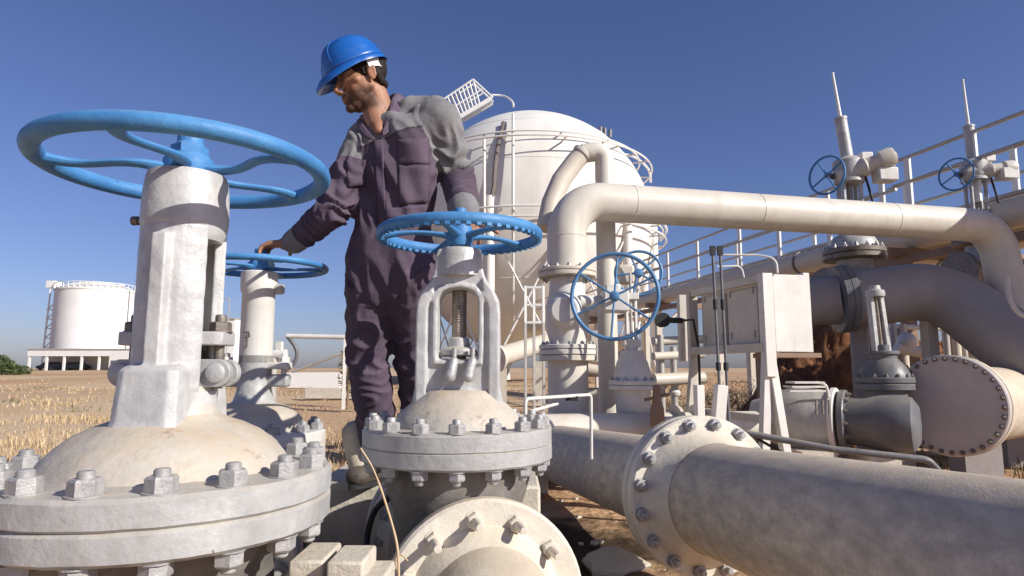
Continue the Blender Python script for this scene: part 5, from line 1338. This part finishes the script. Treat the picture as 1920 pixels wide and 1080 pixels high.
def patch(c, w_, h_, name, col, bulge=.012, ax=None, d=None, par=cover):
    """a soft cloth patch (pocket, flap, collar leaf) standing off the chest"""
    ax = ax or ax1; d = d or tf; up = ax.cross(-d) if ax.cross(-d).z > 0 else ax.cross(d); m_ = M(); n = 12
    for j in range(n + 1):
        for i in range(n + 1):
            x = -1 + 2 * i / n; y = -1 + 2 * j / n; e = (1 - x ** 8) * (1 - y ** 8)
            p_ = c + ax * x * w_ / 2 + up * y * h_ / 2 + d * bulge * (e ** .4 if e > 0 else 0); p_ += d * noise.noise(p_ * 30) * .006; m_.v.append(p_)
    for j in range(n):
        for i in range(n): a = j * (n + 1) + i; m_.f.append((a, a + 1, a + n + 2, a + n + 1))
    mm = bpy.data.meshes.new(name); mm.from_pydata([tuple(q) for q in m_.v], [], m_.f); mm.update()
    o = finish(mm, name, clothm, par, flatcol(col), origin=feet0); s_ = o.modifiers.new("t", 'SOLIDIFY'); s_.thickness = .004; s_.offset = 0
    return o
from mathutils.bvhtree import BVHTree
bv = BVHTree.FromPolygons([v.co + feet0 for v in cover.data.vertices], [tuple(p.vertices) for p in cover.data.polygons])
def onto(px_, py_, off=.002):
    """point on the coverall along the line of sight of a photo place"""
    o_ = Vector((0, 0, CH)); d_ = (P(px_, py_, 1) - o_).normalized(); h = bv.ray_cast(o_, d_)
    return (h[0] - d_ * off) if h[0] else None
def cloth_piece(poly, name, col, off=.006, n=10, th=.004, par=cover):
    """quad given by four photo corners, wrapped over the coverall"""
    m_ = M(); a, b2, c, d = [Vector(q) for q in poly]; bad = 0; grid = []
    for j in range(n + 1):
        for i in range(n + 1):
            u, v = i / n, j / n; q = (a * (1 - u) + b2 * u) * (1 - v) + (d * (1 - u) + c * u) * v
            e = min(u, 1 - u, v, 1 - v); h = onto(q.x, q.y, off * min(1, .35 + e * 6)); 
            if h is None: return None
            grid.append(h)
    fs = [(j * (n + 1) + i, j * (n + 1) + i + 1, (j + 1) * (n + 1) + i + 1, (j + 1) * (n + 1) + i) for j in range(n) for i in range(n)]
    mm = bpy.data.meshes.new(name); mm.from_pydata([tuple(q) for q in grid], [], fs); mm.update()
    o = finish(mm, name, clothm, par, flatcol(col), origin=feet0); s_ = o.modifiers.new("t", 'SOLIDIFY'); s_.thickness = th; s_.offset = 0; return o
cloth_piece(((744, 262), (804, 258), (806, 308), (746, 308)), "pocket_flap", PUR * 1.1, .010)
cloth_piece(((746, 309), (806, 309), (804, 380), (748, 384)), "pocket", PUR, .007)
cloth_piece(((648, 300), (686, 300), (684, 350), (652, 352)), "pocket", PUR, .008)
cloth_piece(((701, 262), (718, 262), (724, 420), (708, 420)), "placket", DKP * 1.15, .008)
cloth_piece(((718, 392), (800, 384), (802, 402), (720, 410)), "waistband", DKP * 1.3, .008)
cloth_piece(((655, 405), (704, 408), (702, 424), (656, 420)), "waistband", DKP * 1.3, .008)
# collar: two leaves round the neck
def collar_leaf(pts_in, pts_out, name):
    m_ = M(); n = len(pts_in)
    m_.v = [p_ for p_ in pts_in] + [p_ for p_ in pts_out]; m_.f = [(i, i + 1, n + i + 1, n + i) for i in range(n - 1)]
    mm = bpy.data.meshes.new(name); mm.from_pydata([tuple(q) for q in m_.v], [], m_.f); mm.update()
    o = finish(mm, name, clothm, cover, flatcol(PUR * 1.4), origin=feet0)
    s1 = o.modifiers.new("s", 'SUBSURF'); s1.levels = 2; s1.render_levels = 2; s_ = o.modifiers.new("t", 'SOLIDIFY'); s_.thickness = .005
    return o
def C(px_, py_, Y): return P(px_, py_, Y)
collar_leaf([C(746, 170, 2.66), C(736, 180, 2.57), C(731, 200, 2.50), C(724, 226, 2.452), C(714, 252, 2.438)], [C(764, 188, 2.67), C(770, 202, 2.58), C(762, 226, 2.48), C(742, 236, 2.445), C(716, 258, 2.435)], "collar")
collar_leaf([C(676, 222, 2.56), C(680, 232, 2.50), C(690, 245, 2.46), C(702, 258, 2.44)], [C(668, 228, 2.57), C(673, 244, 2.49), C(686, 258, 2.45), C(702, 264, 2.435)], "collar")
collar_leaf([C(746, 170, 2.66), C(732, 178, 2.70), C(705, 198, 2.68), C(676, 222, 2.58)], [C(758, 200, 2.68), C(738, 208, 2.72), C(705, 222, 2.70), C(668, 236, 2.60)], "collar")
# boots
bootm = mat("scuffed leather", (.05, .04, .035), (.12, .10, .08), 12, .6, 0, .4, 60, dust=.15)
for s_ in "AB":
    a = J["an" + s_].copy(); fd = Vector((-.35, -.94, 0)).normalized() if s_ == "A" else Vector((.0, -1, 0)); m_ = M()
    m_.cap(a + ZZ * .12, Vector((a.x, a.y, PLZ + .05)), .055, .052); m_.cap(Vector((a.x, a.y, PLZ + .045)) - fd * .03, Vector((a.x, a.y, PLZ + .042)) + fd * .15, .043, .040); m_.ell(Vector((a.x, a.y, PLZ + .045)) + fd * .16, (.05, .055, .042))
    bo = finish(fuse(m_, .006, 3), "boot", bootm, person, None, origin=feet0)
    sm = M(); fr = Matrix((fd.cross(ZZ), fd, ZZ)).transposed()
    sm.prism([(.045 * math.cos(t_) * (1.1 if math.sin(t_) > 0 else .9), .06 + .15 * math.sin(t_)) for t_ in [k * math.pi / 10 for k in range(20)]], 0, .02, fr, Vector((a.x, a.y, PLZ + .001)))
    for v in sm.v: v -= feet0
    so2 = sm.build("sole", black, None); off = so2.location.copy(); so2.data.transform(Matrix.Translation(off)); so2.location = (0, 0, 0); so2.parent = bo
